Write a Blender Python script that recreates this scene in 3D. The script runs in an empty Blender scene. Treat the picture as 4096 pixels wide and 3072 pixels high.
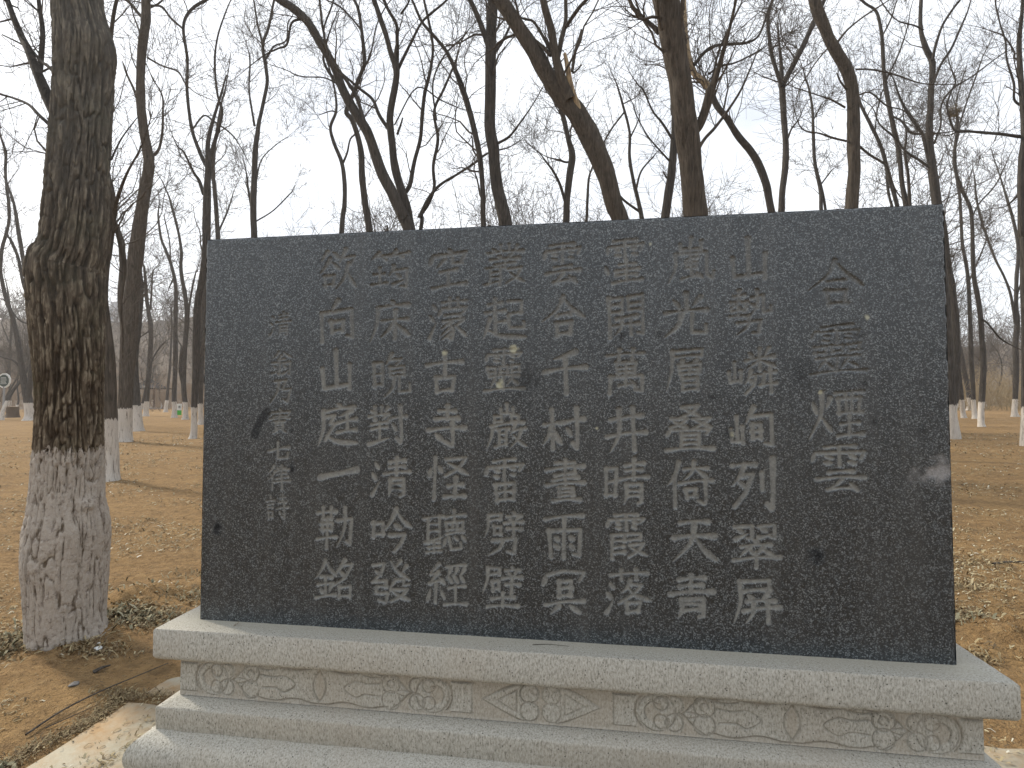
import bpy, math, random
import numpy as np
from mathutils import Vector, Matrix

# ------------------------------------------------------------------ camera, sky, sun, exposure
SC = bpy.context.scene
COL = SC.collection
YAW, PITCH, ROLL, FPX = 0.1447, 0.0343, -0.0015, 2200.0      # FPX: focal length in px of the 4096 px wide photo
CAM = np.array([0.2216, -2.3686, 1.5])
_cy, _sy, _cp, _sp = math.cos(YAW), math.sin(YAW), math.cos(PITCH), math.sin(PITCH)
FWD = np.array([-_sy*_cp, _cy*_cp, _sp]); _rt = np.array([_cy, _sy, 0.0]); _up = np.cross(_rt, FWD)
RGT = math.cos(ROLL)*_rt + math.sin(ROLL)*_up; UPV = -math.sin(ROLL)*_rt + math.cos(ROLL)*_up
cd = bpy.data.cameras.new('camera'); cam = bpy.data.objects.new('camera', cd); COL.objects.link(cam)
cd.sensor_width = 36.0; cd.lens = 36.0*FPX/4096.0; cd.clip_start = 0.05; cd.clip_end = 3000
cam.matrix_world = Matrix(((RGT[0], UPV[0], -FWD[0], CAM[0]), (RGT[1], UPV[1], -FWD[1], CAM[1]),
                           (RGT[2], UPV[2], -FWD[2], CAM[2]), (0, 0, 0, 1)))
SC.camera = cam

SUN_EL, SUN_AZ = math.radians(33), math.radians(-69)          # azimuth from +Y towards +X
world = bpy.data.worlds.new('World'); SC.world = world; world.use_nodes = True
nt = world.node_tree; nt.nodes.clear()
def N(nt, t, **k):
    n = nt.nodes.new(t)
    for a, v in k.items():
        if a[0] == '_': setattr(n, a[1:], v)
    for a, v in k.items():
        if a[0] != '_':
            key = int(a[1:]) if a[0] == 'i' and a[1:].isdigit() else a.replace('_', ' ')
            n.inputs[key].default_value = v
    return n
L = lambda nt, a, b: nt.links.new(a, b)
out = N(nt, 'ShaderNodeOutputWorld'); bg = N(nt, 'ShaderNodeBackground', Strength=0.115)
sky = N(nt, 'ShaderNodeTexSky', _sky_type='NISHITA', _sun_disc=False, _sun_elevation=SUN_EL, _sun_rotation=SUN_AZ,
        _air_density=1.0, _dust_density=2.5, _ozone_density=1.5)
tc = N(nt, 'ShaderNodeTexCoord')
mp = N(nt, 'ShaderNodeMapping'); mp.inputs['Scale'].default_value = (1.0, 1.0, 1.6)
cn = N(nt, 'ShaderNodeTexNoise', Scale=1.9, Detail=5.0, Roughness=0.55)
cr = N(nt, 'ShaderNodeValToRGB'); cr.color_ramp.elements[0].position = 0.40; cr.color_ramp.elements[1].position = 0.58
cr.color_ramp.elements[0].color = (0.55, 0.55, 0.55, 1); cr.color_ramp.elements[1].color = (0.97, 0.97, 0.97, 1)
cm = N(nt, 'ShaderNodeMixRGB'); cm.inputs[2].default_value = (9.0, 9.35, 9.85, 1)
L(nt, tc.outputs['Generated'], mp.inputs[0]); L(nt, mp.outputs[0], cn.inputs['Vector']); L(nt, cn.outputs[0], cr.inputs[0])
L(nt, cr.outputs[0], cm.inputs[0]); L(nt, sky.outputs[0], cm.inputs[1]); L(nt, cm.outputs[0], bg.inputs[0]); L(nt, bg.outputs[0], out.inputs[0])

sl = bpy.data.lights.new('sun', 'SUN'); sun = bpy.data.objects.new('sun', sl); COL.objects.link(sun)
sl.energy = 3.4; sl.angle = math.radians(7.0); sl.color = (1.0, 0.90, 0.76)
_sd = Vector((math.sin(SUN_AZ)*math.cos(SUN_EL), math.cos(SUN_AZ)*math.cos(SUN_EL), math.sin(SUN_EL)))
sun.rotation_euler = _sd.to_track_quat('Z', 'Y').to_euler()
SC.view_settings.view_transform = 'Standard'; SC.view_settings.look = 'None'
SC.view_settings.gamma = 1.0; SC.view_settings.use_curve_mapping = False
SC.view_settings.exposure = 0.34
SC.render.engine = 'CYCLES'; SC.cycles.max_bounces = 5; SC.cycles.transparent_max_bounces = 4

# ------------------------------------------------------------------ helpers
def at(px, py, dist):                   # px,py in the 2212 px wide view of the photograph, dist along the view direction
    k = 4096/2212.0
    return CAM + dist*(FWD + RGT*(px*k-2048)/FPX - UPV*(py*k-1536)/FPX)
def G(x, y): return -0.11 + 0.015*max(0.0, y)                 # height of the ground

def mesh(name, v, f, mats, smooth=True, midx=None, loops=None):
    m = bpy.data.meshes.new(name)
    v = np.asarray(v, np.float32).reshape(-1, 3)
    f = np.asarray(f, np.int32)
    n = f.shape[1]
    m.vertices.add(len(v)); m.vertices.foreach_set('co', v.ravel())
    m.loops.add(f.size); m.loops.foreach_set('vertex_index', f.ravel())
    m.polygons.add(len(f)); m.polygons.foreach_set('loop_start', np.arange(0, f.size, n, dtype=np.int32))
    m.polygons.foreach_set('use_smooth', np.full(len(f), smooth))
    if midx is not None: m.polygons.foreach_set('material_index', np.asarray(midx, np.int32))
    for a in (mats if isinstance(mats, (list, tuple)) else [mats]): m.materials.append(a)
    m.update(calc_edges=True)
    return m
def fattr(m, name, vals):
    a = m.attributes.new(name, 'FLOAT', 'POINT'); a.data.foreach_set('value', np.asarray(vals, np.float32).ravel())
def link(name, m, parent=None, loc=None):
    o = bpy.data.objects.new(name, m); COL.objects.link(o)
    if parent is not None: o.parent = parent
    if loc is not None: o.location = loc
    return o
def tag(o, label=None, cat=None, group=None, kind=None):
    for k, v in (('label', label), ('category', cat), ('group', group), ('kind', kind)):
        if v: o[k] = v
    return o
def thing(name, label, cat, loc=(0, 0, 0), group=None, rz=0):
    o = bpy.data.objects.new(name, None); COL.objects.link(o); o.location = loc; o.rotation_euler = (0, 0, rz)
    o.empty_display_size = 0.1
    return tag(o, label, cat, group)

class MB:                               # growing quad mesh
    def __init__(s): s.v = []; s.f = []; s.n = 0
    def add(s, v, f):
        v = np.asarray(v, float).reshape(-1, 3); s.v.append(v); s.f.append(np.asarray(f, int)+s.n); s.n += len(v)
    def box(s, a, b):
        x0, y0, z0 = a; x1, y1, z1 = b
        s.add([(x0,y0,z0),(x1,y0,z0),(x1,y1,z0),(x0,y1,z0),(x0,y0,z1),(x1,y0,z1),(x1,y1,z1),(x0,y1,z1)],
              [(0,3,2,1),(4,5,6,7),(0,1,5,4),(1,2,6,5),(2,3,7,6),(3,0,4,7)])
    def tube(s, pts, rad, k=4, cap=True):
        p = np.asarray(pts, float); n = len(p); r = np.asarray(rad, float)
        t = np.gradient(p, axis=0); t /= np.linalg.norm(t, axis=1)[:, None]+1e-9
        ref = np.array([1.0, 0.13, 0.07]) if abs(t[:, 0]).mean() < 0.8 else np.array([0.1, 1.0, 0.1])
        a = np.cross(t, ref); a /= np.linalg.norm(a, axis=1)[:, None]+1e-9; b = np.cross(t, a)
        th = np.arange(k)*2*np.pi/k
        v = p[:, None, :] + r[:, None, None]*(np.cos(th)[None, :, None]*a[:, None, :]+np.sin(th)[None, :, None]*b[:, None, :])
        i = np.arange(n-1)[:, None]*k; j = np.arange(k)[None, :]; j2 = (j+1) % k
        f = np.stack([i+j, i+j2, i+k+j2, i+k+j], -1).reshape(-1, 4)
        v = v.reshape(-1, 3)
        if cap:
            e = (n-1)*k
            c = len(v); v = np.vstack([v, p[-1]+t[-1]*r[-1]*0.4])
            f = np.vstack([f, [(e+q, e+(q+1) % k, c, c) for q in range(k)]]) if False else f
            if k == 4: f = np.vstack([f, [(e, e+1, e+2, e+3)]])
            v = v[:-1]
        s.add(v, f)
    def mesh(s, name, mats, smooth=True):
        return mesh(name, np.vstack(s.v), np.vstack(s.f), mats, smooth)

def _hash(ix, iy, iz, seed):
    h = (ix.astype(np.int64)*374761393 + iy.astype(np.int64)*668265263 + iz.astype(np.int64)*2147483647 + seed*1274126177) & 0xffffffff
    h = ((h ^ (h >> 13))*1274126177) & 0xffffffff
    h = h ^ (h >> 16)
    return (h & 0xffff)/65535.0
def vnoise(x, y, z, seed=0):            # smooth value noise, -1..1
    x, y, z = np.broadcast_arrays(np.asarray(x, float), np.asarray(y, float), np.asarray(z, float))
    xi, yi, zi = np.floor(x), np.floor(y), np.floor(z); xf, yf, zf = x-xi, y-yi, z-zi
    u, v, w = [t*t*(3-2*t) for t in (xf, yf, zf)]
    xi, yi, zi = xi.astype(int), yi.astype(int), zi.astype(int); r = 0
    for dx in (0, 1):
        for dy in (0, 1):
            for dz in (0, 1):
                r = r + _hash(xi+dx, yi+dy, zi+dz, seed)*(u if dx else 1-u)*(v if dy else 1-v)*(w if dz else 1-w)
    return r*2-1
def fbm(x, y, z, oct=4, seed=0, gain=0.5):
    r = 0; a = 1.0
    for o in range(oct):
        r = r + a*vnoise(x*2**o, y*2**o, z*2**o, seed+o); a *= gain
    return r
def crom(pts, per=6):                   # Catmull-Rom through points (any dimension)
    p = np.asarray(pts, float)
    if len(p) < 3: return p[0]+(p[-1]-p[0])*np.linspace(0, 1, per+1)[:, None]
    q = np.vstack([2*p[0]-p[1], p, 2*p[-1]-p[-2]]); o = []
    for i in range(1, len(q)-2):
        t = np.linspace(0, 1, per, endpoint=False)[:, None]
        o.append(0.5*((2*q[i])+(-q[i-1]+q[i+1])*t+(2*q[i-1]-5*q[i]+4*q[i+1]-q[i+2])*t**2+(-q[i-1]+3*q[i]-3*q[i+1]+q[i+2])*t**3))
    return np.vstack(o+[p[-1:]])

# ------------------------------------------------------------------ materials
def mat(name, rough=0.9, spec=0.3):
    m = bpy.data.materials.new(name); m.use_nodes = True; t = m.node_tree; b = t.nodes['Principled BSDF']
    b.inputs['Roughness'].default_value = rough; b.inputs['Specular IOR Level'].default_value = spec
    return m, t, b
def ramp(t, src, stops):
    r = N(t, 'ShaderNodeValToRGB'); e = r.color_ramp.elements
    while len(e) < len(stops): e.new(0.5)
    for el, (p, c) in zip(e, stops): el.position = p; el.color = (*c, 1) if len(c) == 3 else c
    L(t, src, r.inputs[0]); return r.outputs[0]
def noise(t, vec, scale, detail=4, rough=0.6, dist=0.0):
    n = N(t, 'ShaderNodeTexNoise', Scale=scale, Detail=detail, Roughness=rough, Distortion=dist); L(t, vec, n.inputs['Vector']); return n.outputs[0]
def mapping(t, vec, sc): m = N(t, 'ShaderNodeMapping'); m.inputs['Scale'].default_value = sc; L(t, vec, m.inputs[0]); return m.outputs[0]
def mixc(t, fac, a, b, mode='MIX'):
    m = N(t, 'ShaderNodeMixRGB', _blend_type=mode)
    for i, s in ((0, fac), (1, a), (2, b)):
        if isinstance(s, (int, float)): m.inputs[i].default_value = s
        elif isinstance(s, tuple): m.inputs[i].default_value = (*s, 1)
        else: L(t, s, m.inputs[i])
    return m.outputs[0]
def mth(t, op, a, b=0.0, c=None):
    m = N(t, 'ShaderNodeMath', _operation=op)
    for i, s in enumerate((a, b) if c is None else (a, b, c)):
        if isinstance(s, (int, float)): m.inputs[i].default_value = s
        else: L(t, s, m.inputs[i])
    return m.outputs[0]
def bump(t, b, h, strength=0.5, dist=0.01):
    n = N(t, 'ShaderNodeBump', Strength=strength, Distance=dist); L(t, h, n.inputs['Height']); L(t, n.outputs[0], b.inputs['Normal'])
def pos(t, obj=False):
    return N(t, 'ShaderNodeTexCoord').outputs['Object'] if obj else N(t, 'ShaderNodeNewGeometry').outputs['Position']
def attr(t, name): return N(t, 'ShaderNodeAttribute', _attribute_name=name).outputs['Fac']

def bark_material(name, dark, light, scale=1.0, white=True):
    m, t, b = mat(name, 0.95, 0.15)
    P = pos(t); V = mapping(t, P, (24*scale, 24*scale, 2.6*scale))
    n1 = noise(t, V, 1.0, 5, 0.65, 0.6); n2 = noise(t, P, 2.3, 3); n3 = noise(t, P, 60, 2)
    c = ramp(t, n1, [(0.30, dark), (0.52, tuple((a+l)/2 for a, l in zip(dark, light))), (0.72, light)])
    c = mixc(t, mth(t, 'MULTIPLY', n2, 0.5), c, tuple(x*0.6 for x in light))
    if white:
        w = mixc(t, n3, (0.47, 0.435, 0.39), (0.66, 0.62, 0.56)); w = mixc(t, ramp(t, n1, [(0.33, (1, 1, 1)), (0.45, (0, 0, 0))]), w, (0.20, 0.17, 0.14))
        h = attr(t, 'paint')             # metres above (+) or below (-) the edge of the whitewash
        f = mth(t, 'ADD', h, mth(t, 'MULTIPLY', mth(t, 'SUBTRACT', n1, 0.5), 0.35))
        f = ramp(t, f, [(0.49, (1, 1, 1)), (0.51, (0, 0, 0))])
        c = mixc(t, f, c, w)
    L(t, c, b.inputs['Base Color']); bump(t, b, n1, 1.0, 0.06)
    return m
M = {}
M['bark'] = bark_material('grey_brown_bark', (0.018, 0.0165, 0.015), (0.125, 0.113, 0.100))
M['bark_brown'] = bark_material('warm_brown_bark', (0.018, 0.0155, 0.013), (0.160, 0.136, 0.110))
M['twig'] = bark_material('twig_bark', (0.06, 0.051, 0.044), (0.17, 0.148, 0.125), 1, False)
m, t, b = mat('peeled_wood', 0.8); P = pos(t); L(t, ramp(t, noise(t, mapping(t, P, (20, 20, 3)), 1.0), [(0.35, (0.13, 0.09, 0.06)), (0.6, (0.40, 0.31, 0.19))]), b.inputs['Base Color']); M['peeled'] = m

# granite of the tablet
def granite(name, carved):
    m, t, b = mat(name, 0.42, 0.72)
    P = pos(t)
    v = N(t, 'ShaderNodeTexVoronoi', Scale=230.0); L(t, P, v.inputs['Vector'])
    sep = N(t, 'ShaderNodeSeparateColor'); L(t, v.outputs['Color'], sep.inputs[0])
    n1 = noise(t, P, 130, 3, 0.7); n2 = noise(t, P, 2.1, 4, 0.6); n3 = noise(t, P, 9, 3)
    g = mth(t, 'ADD', mth(t, 'MULTIPLY', sep.outputs[0], 0.55), mth(t, 'MULTIPLY', n1, 0.55))
    c = ramp(t, g, [(0.26, (0.004, 0.006, 0.008)), (0.50, (0.010, 0.0155, 0.0200)), (0.66, (0.038, 0.050, 0.059)), (0.84, (0.20, 0.225, 0.235))])
    c = mixc(t, mth(t, 'MULTIPLY', ramp(t, n2, [(0.35, (0, 0, 0)), (0.75, (1, 1, 1))]), 0.30), c, (0.044, 0.052, 0.056))
    c = mixc(t, mth(t, 'MULTIPLY', ramp(t, n3, [(0.60, (0, 0, 0)), (0.78, (1, 1, 1))]), 0.4), c, (0.015, 0.016, 0.018))
    stx = noise(t, mapping(t, P, (9, 1, 0.55)), 1.0, 4, 0.6); c = mixc(t, mth(t, 'MULTIPLY', ramp(t, stx, [(0.50, (0, 0, 0)), (0.72, (1, 1, 1))]), 0.28), c, (0.085, 0.090, 0.090))
    rg = mixc(t, n3, (0.24, 0.24, 0.24), (0.38, 0.38, 0.38))
    ca = attr(t, 'carve')
    c2 = mixc(t, noise(t, P, 150, 3, 0.7), (0.12, 0.123, 0.113), (0.31, 0.312, 0.285))
    c = mixc(t, ca, c, c2)
    rg = mixc(t, ca, rg, (0.95, 0.95, 0.95))
    st = attr(t, 'stain'); c = mixc(t, st, c, (0.012, 0.012, 0.013))
    ch = attr(t, 'chip'); c = mixc(t, ch, c, mixc(t, n1, (0.05, 0.052, 0.055), (0.42, 0.42, 0.42)))
    li = attr(t, 'lichen'); c = mixc(t, li, c, (0.42, 0.42, 0.30))
    rg = mixc(t, st, rg, (0.85, 0.85, 0.85)); spc = mth(t, 'SUBTRACT', 0.72, mth(t, 'MULTIPLY', st, 0.6)); L(t, spc, b.inputs['Specular IOR Level'])
    L(t, c, b.inputs['Base Color']); L(t, rg, b.inputs['Roughness'])
    bump(t, b, mth(t, 'ADD', n1, mth(t, 'MULTIPLY', sep.outputs[1], 0.3)), 0.35, 0.002)
    return m
M['granite'] = granite('dark_granite', False)
def pale_stone(name, pink=0.5):
    m, t, b = mat(name, 0.85, 0.3); P = pos(t)
    n1 = noise(t, mapping(t, P, (1, 1, 0.45)), 150, 3, 0.7); n2 = noise(t, P, 3.0, 4); n3 = noise(t, P, 60, 3)
    c = ramp(t, n1, [(0.28, (0.15, 0.142, 0.115)), (0.43, (0.33, 0.32, 0.275)), (0.60, (0.45, 0.437, 0.388)), (0.80, (0.58, 0.56, 0.505))])
    c = mixc(t, mth(t, 'MULTIPLY', ramp(t, n2, [(0.45, (0, 0, 0)), (0.72, (1, 1, 1))]), 0.35), c, (0.37, 0.325, 0.26))
    v = N(t, 'ShaderNodeTexVoronoi', Scale=75.0); L(t, P, v.inputs['Vector'])
    sp = mth(t, 'MULTIPLY', ramp(t, v.outputs['Distance'], [(0.16, (1, 1, 1)), (0.26, (0, 0, 0))]), ramp(t, n3, [(0.52, (0, 0, 0)), (0.60, (1, 1, 1))]))
    c = mixc(t, sp, c, (0.07, 0.065, 0.055))
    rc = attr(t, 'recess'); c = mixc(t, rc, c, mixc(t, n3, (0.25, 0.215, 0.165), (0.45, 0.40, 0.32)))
    ln = attr(t, 'groove'); c = mixc(t, mth(t, 'MULTIPLY', ln, 0.85), c, (0.15, 0.14, 0.11))  # incised lines darkened: their shadow is painted in on top of the relief
    sm = attr(t, 'smooth'); cs = mixc(t, n2, (0.33, 0.315, 0.25), (0.41, 0.39, 0.315)); c = mixc(t, sm, c, mixc(t, mth(t, 'MULTIPLY', n3, 0.25), cs, (0.22, 0.20, 0.17)))
    L(t, c, b.inputs['Base Color']); bump(t, b, n1, 0.5, 0.003)
    return m
M['pale'] = pale_stone('pale_granite')

m, t, b = mat('soil', 0.97, 0.1); P = pos(t)
na = noise(t, P, 0.9, 5, 0.6); nb = noise(t, P, 14, 4, 0.65); nc = noise(t, P, 90, 3, 0.6)
c = ramp(t, nb, [(0.28, (0.165, 0.095, 0.038)), (0.5, (0.295, 0.180, 0.076)), (0.72, (0.42, 0.275, 0.125))])
c = mixc(t, ramp(t, na, [(0.40, (0, 0, 0)), (0.62, (0.75, 0.75, 0.75))]), c, mixc(t, nb, (0.32, 0.198, 0.082), (0.44, 0.280, 0.120)))
c = mixc(t, mth(t, 'MULTIPLY', ramp(t, noise(t, P, 3.7, 4, 0.7), [(0.52, (0, 0, 0)), (0.70, (1, 1, 1))]), 0.45), c, (0.13, 0.085, 0.045))
c = mixc(t, mth(t, 'MULTIPLY', nc, 0.30), c, (0.34, 0.26, 0.17))
vs = N(t, 'ShaderNodeTexVoronoi', Scale=38.0); L(t, P, vs.inputs['Vector']); c = mixc(t, mth(t, 'MULTIPLY', ramp(t, vs.outputs['Distance'], [(0.0, (1, 1, 1)), (0.45, (0, 0, 0))]), 0.22), c, (0.30, 0.21, 0.12))
c = mixc(t, mth(t, 'MULTIPLY', ramp(t, noise(t, P, 7.5, 6, 0.75), [(0.50, (0, 0, 0)), (0.62, (1, 1, 1))]), 0.42), c, (0.13, 0.085, 0.045)); c = mixc(t, mth(t, 'MULTIPLY', ramp(t, noise(t, P, 5.1, 6, 0.75), [(0.54, (0, 0, 0)), (0.66, (1, 1, 1))]), 0.35), c, (0.42, 0.30, 0.16))
fl = N(t, 'ShaderNodeTexVoronoi', Scale=26.0); fl.inputs['Randomness'].default_value = 1.0; L(t, mapping(t, P, (1.0, 1.7, 1.0)), fl.inputs['Vector'])
c = mixc(t, mth(t, 'MULTIPLY', ramp(t, fl.outputs['Distance'], [(0.10, (1, 1, 1)), (0.16, (0, 0, 0))]), ramp(t, noise(t, P, 1.7, 4, 0.7), [(0.50, (0, 0, 0)), (0.60, (1, 1, 1))])), c, (0.36, 0.29, 0.18))
c = mixc(t, mth(t, 'MULTIPLY', ramp(t, noise(t, P, 31, 3, 0.7), [(0.56, (0, 0, 0)), (0.66, (1, 1, 1))]), 0.55), c, (0.085, 0.055, 0.03))
L(t, c, b.inputs['Base Color']); bump(t, b, mth(t, 'ADD', mth(t, 'ADD', nb, nc), mth(t, 'MULTIPLY', noise(t, P, 34, 3, 0.6), 1.0)), 1.0, 0.035); M['soil'] = m

m, t, b = mat('concrete_paver', 0.9, 0.2); P = pos(t)
c = mixc(t, noise(t, P, 40, 4), (0.29, 0.265, 0.20), (0.40, 0.37, 0.29))
dirt = ramp(t, noise(t, P, 3.6, 7, 0.72), [(0.42, (0, 0, 0)), (0.66, (1, 1, 1))])
c = mixc(t, dirt, c, mixc(t, noise(t, P, 20, 4), (0.24, 0.16, 0.085), (0.38, 0.26, 0.14)))
L(t, c, b.inputs['Base Color']); bump(t, b, noise(t, P, 60, 3), 0.3, 0.004); M['paver'] = m

m, t, b = mat('leaf_litter', 0.85, 0.2); k = attr(t, 'tint')
L(t, ramp(t, k, [(0.0, (0.075, 0.050, 0.030)), (0.35, (0.17, 0.125, 0.070)), (0.65, (0.31, 0.25, 0.14)), (0.85, (0.42, 0.37, 0.24)), (0.97, (0.62, 0.60, 0.50))]), b.inputs['Base Color']); M['litter'] = m
m, t, b = mat('dry_grass', 0.85, 0.2); k = attr(t, 'tint')
L(t, ramp(t, k, [(0.0, (0.06, 0.062, 0.035)), (0.4, (0.13, 0.125, 0.08)), (0.75, (0.28, 0.26, 0.17)), (1.0, (0.42, 0.39, 0.28))]), b.inputs['Base Color']); M['grass'] = m
def flat(name, c, rough=0.7, c2=None, sc=12):
    m, t, b = mat(name, rough)
    L(t, mixc(t, noise(t, pos(t), sc, 4), c, c2 or tuple(x*0.75 for x in c)), b.inputs['Base Color']); M[name] = m; return m
flat('sign_white', (0.72, 0.74, 0.72)); flat('sign_dark', (0.05, 0.08, 0.07)); flat('sign_green', (0.05, 0.42, 0.05)); flat('grey_metal', (0.28, 0.29, 0.30))
flat('stump_wood', (0.13, 0.09, 0.06), 0.9, (0.06, 0.045, 0.03), 30); flat('roof_tile', (0.022, 0.02, 0.02), 0.95); flat('timber', (0.11, 0.07, 0.05))
flat('grey_stone', (0.17, 0.16, 0.15)); flat('far_wall', (0.42, 0.42, 0.43)); flat('far_window', (0.14, 0.16, 0.19), 0.3); flat('nest_twigs', (0.10, 0.08, 0.05), 0.9, (0.2, 0.16, 0.1), 40)
m, t, b = mat('hillside', 0.98, 0.05); P = pos(t)
L(t, mixc(t, noise(t, P, 0.35, 5, 0.7), (0.10, 0.078, 0.058), (0.20, 0.16, 0.12)), b.inputs['Base Color']); M['hill'] = m
flat('brush_brown', (0.15, 0.105, 0.068), 0.95, (0.25, 0.18, 0.115), 2.0); flat('brush_straw', (0.36, 0.28, 0.16), 0.95, (0.22, 0.17, 0.10), 2.0)

# ------------------------------------------------------------------ ground
def litter_density(x, y):
    return np.clip(0.35+0.9*fbm(x*0.9, y*0.9, 0.0, 3, 5), 0, 1.5)
def ground_h(x, y):
    base = -0.11 + 0.015*np.maximum(0, y)
    near = np.clip(1-np.hypot(x, y)/16, 0, 1)
    h = base + 0.020*fbm(x*1.1, y*1.1, 0, 3, 11) + near*(0.013*fbm(x*7, y*7, 0, 3, 21)+0.006*np.maximum(0, fbm(x*26, y*26, 0, 2, 23)))
    for mx, my, mr, mh in ((-3.42, 1.68, 0.34, 0.085), (3.05, 1.80, 0.36, 0.13), (-3.0, 1.95, 0.3, 0.05), (3.6, 2.6, 0.3, 0.06), (-3.25, 1.0, 0.45, 0.05)):   # earth mounds
        d = np.hypot(x-mx, y-my)/mr
        h = h + mh*np.exp(-d*d*1.6)*(1+0.5*vnoise(x*14, y*14, 0, 3))
    flatp = np.clip(1.6-np.maximum(np.abs(x)-1.7, 0)/0.8, 0, 1)*np.clip((1.1-y)/0.5, 0, 1)
    h = np.where(flatp > 0, h*(1-flatp)+(-0.124)*flatp, h)
    return h
fa = math.atan2(FWD[0], FWD[1])
ang = np.concatenate([np.linspace(-math.pi, -0.95, 60, endpoint=False), np.linspace(-0.95, 0.95, 380, endpoint=False), np.linspace(0.95, math.pi, 60, endpoint=False)])
rad = np.concatenate([[0.01], 0.35*np.exp(np.linspace(0, math.log(2.0/0.35), 12, endpoint=False)), 2.0*np.exp(np.linspace(0, math.log(11/2.0), 240, endpoint=False)), 11*np.exp(np.linspace(0, math.log(2000/11.0), 130))])
A, Rr = np.meshgrid(ang+fa, rad)
X = CAM[0]+Rr*np.sin(A); Y = CAM[1]+Rr*np.cos(A)
Z = ground_h(X, Y)
# wooded hill on the left horizon, low rise on the right
def hill(x, y):
    d = np.hypot(x, y); a = np.arctan2(x, y)
    up = np.clip((d-95)/110, 0, 1)**1.3
    return up*(13+16*np.exp(-((a+0.62)/0.34)**2)+4*fbm(x*0.02, y*0.02, 0, 3, 8))
Z = np.where(np.hypot(X, Y) > 90, np.maximum(0, np.minimum(Z, 1.3))+hill(X, Y), Z)
n0, n1_ = A.shape
i = np.arange(n0-1)[:, None]*n1_; j = np.arange(n1_)[None, :]; j2 = (j+1) % n1_
F = np.stack([i+j, i+j2, i+n1_+j2, i+n1_+j], -1).reshape(-1, 4)[:, ::-1]
rr = Rr[:-1, :].ravel(); rm = np.repeat(Rr[:-1, :1], n1_, 1).ravel()
gm = mesh('ground', np.stack([X, Y, Z], -1), F[rm <= 92], [M['soil']])
tag(link('ground', gm), kind='structure')
hm = mesh('hills', np.stack([X, Y, Z], -1), F[rm > 92], [M['hill']])
tag(link('hills', hm), kind='structure')

# paving apron in front of and beside the base
pav = tag(bpy.data.objects.new('paving', None), kind='structure'); COL.objects.link(pav)
def slab_poly(pts, z0, z1, name, parent, material, sub=10):
    p = np.array(pts, float); q = []
    for k in range(len(p)):
        a, b_ = p[k], p[(k+1) % len(p)]
        for s in np.linspace(0, 1, sub, endpoint=False): q.append(a+(b_-a)*s)
    q = np.array(q); q += 0.012*np.stack([vnoise(q[:, 0]*9, q[:, 1]*9, 1), vnoise(q[:, 0]*9, q[:, 1]*9, 7)], -1)
    c = q.mean(0); n = len(q); v = []
    for s, z in ((1.0, z0), (1.0, z1-0.008), (0.985, z1), (0.0, z1+0.002)):
        for r in q: v.append((*(c+(r-c)*s), z))
    f = [(k+a*n, (k+1) % n+a*n, (k+1) % n+(a+1)*n, k+(a+1)*n) for a in range(3) for k in range(n)]
    return link(name, mesh(name, v, f, material, True), parent)
for pts in ([(-2.27, -0.75), (-1.55, -0.75), (-1.55, 0.33), (-2.27, 0.33)], [(-2.27, 0.44), (-1.55, 0.44), (-1.55, 1.0), (-2.27, 1.0)],
            [(-2.95, -0.75), (-2.42, -0.75), (-2.42, 0.02), (-2.95, 0.02)], [(1.55, -0.75), (2.3, -0.75), (2.3, 0.15), (1.55, 0.15)],
            [(1.55, 0.2), (2.26, 0.2), (2.26, 0.56), (1.55, 0.56)], [(-1.5, -0.95), (-0.3, -0.95), (-0.3, 0.0), (-1.5, 0.0)],
            [(-0.25, -0.95), (1.5, -0.95), (1.5, 0.0), (-0.25, 0.0)]):
    slab_poly(pts, -0.20, -0.113 if pts[0][1] < 0.4 and abs(pts[0][0]+2.95) > 0.1 else -0.121, 'paving_slab', pav, M['paver'])

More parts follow.
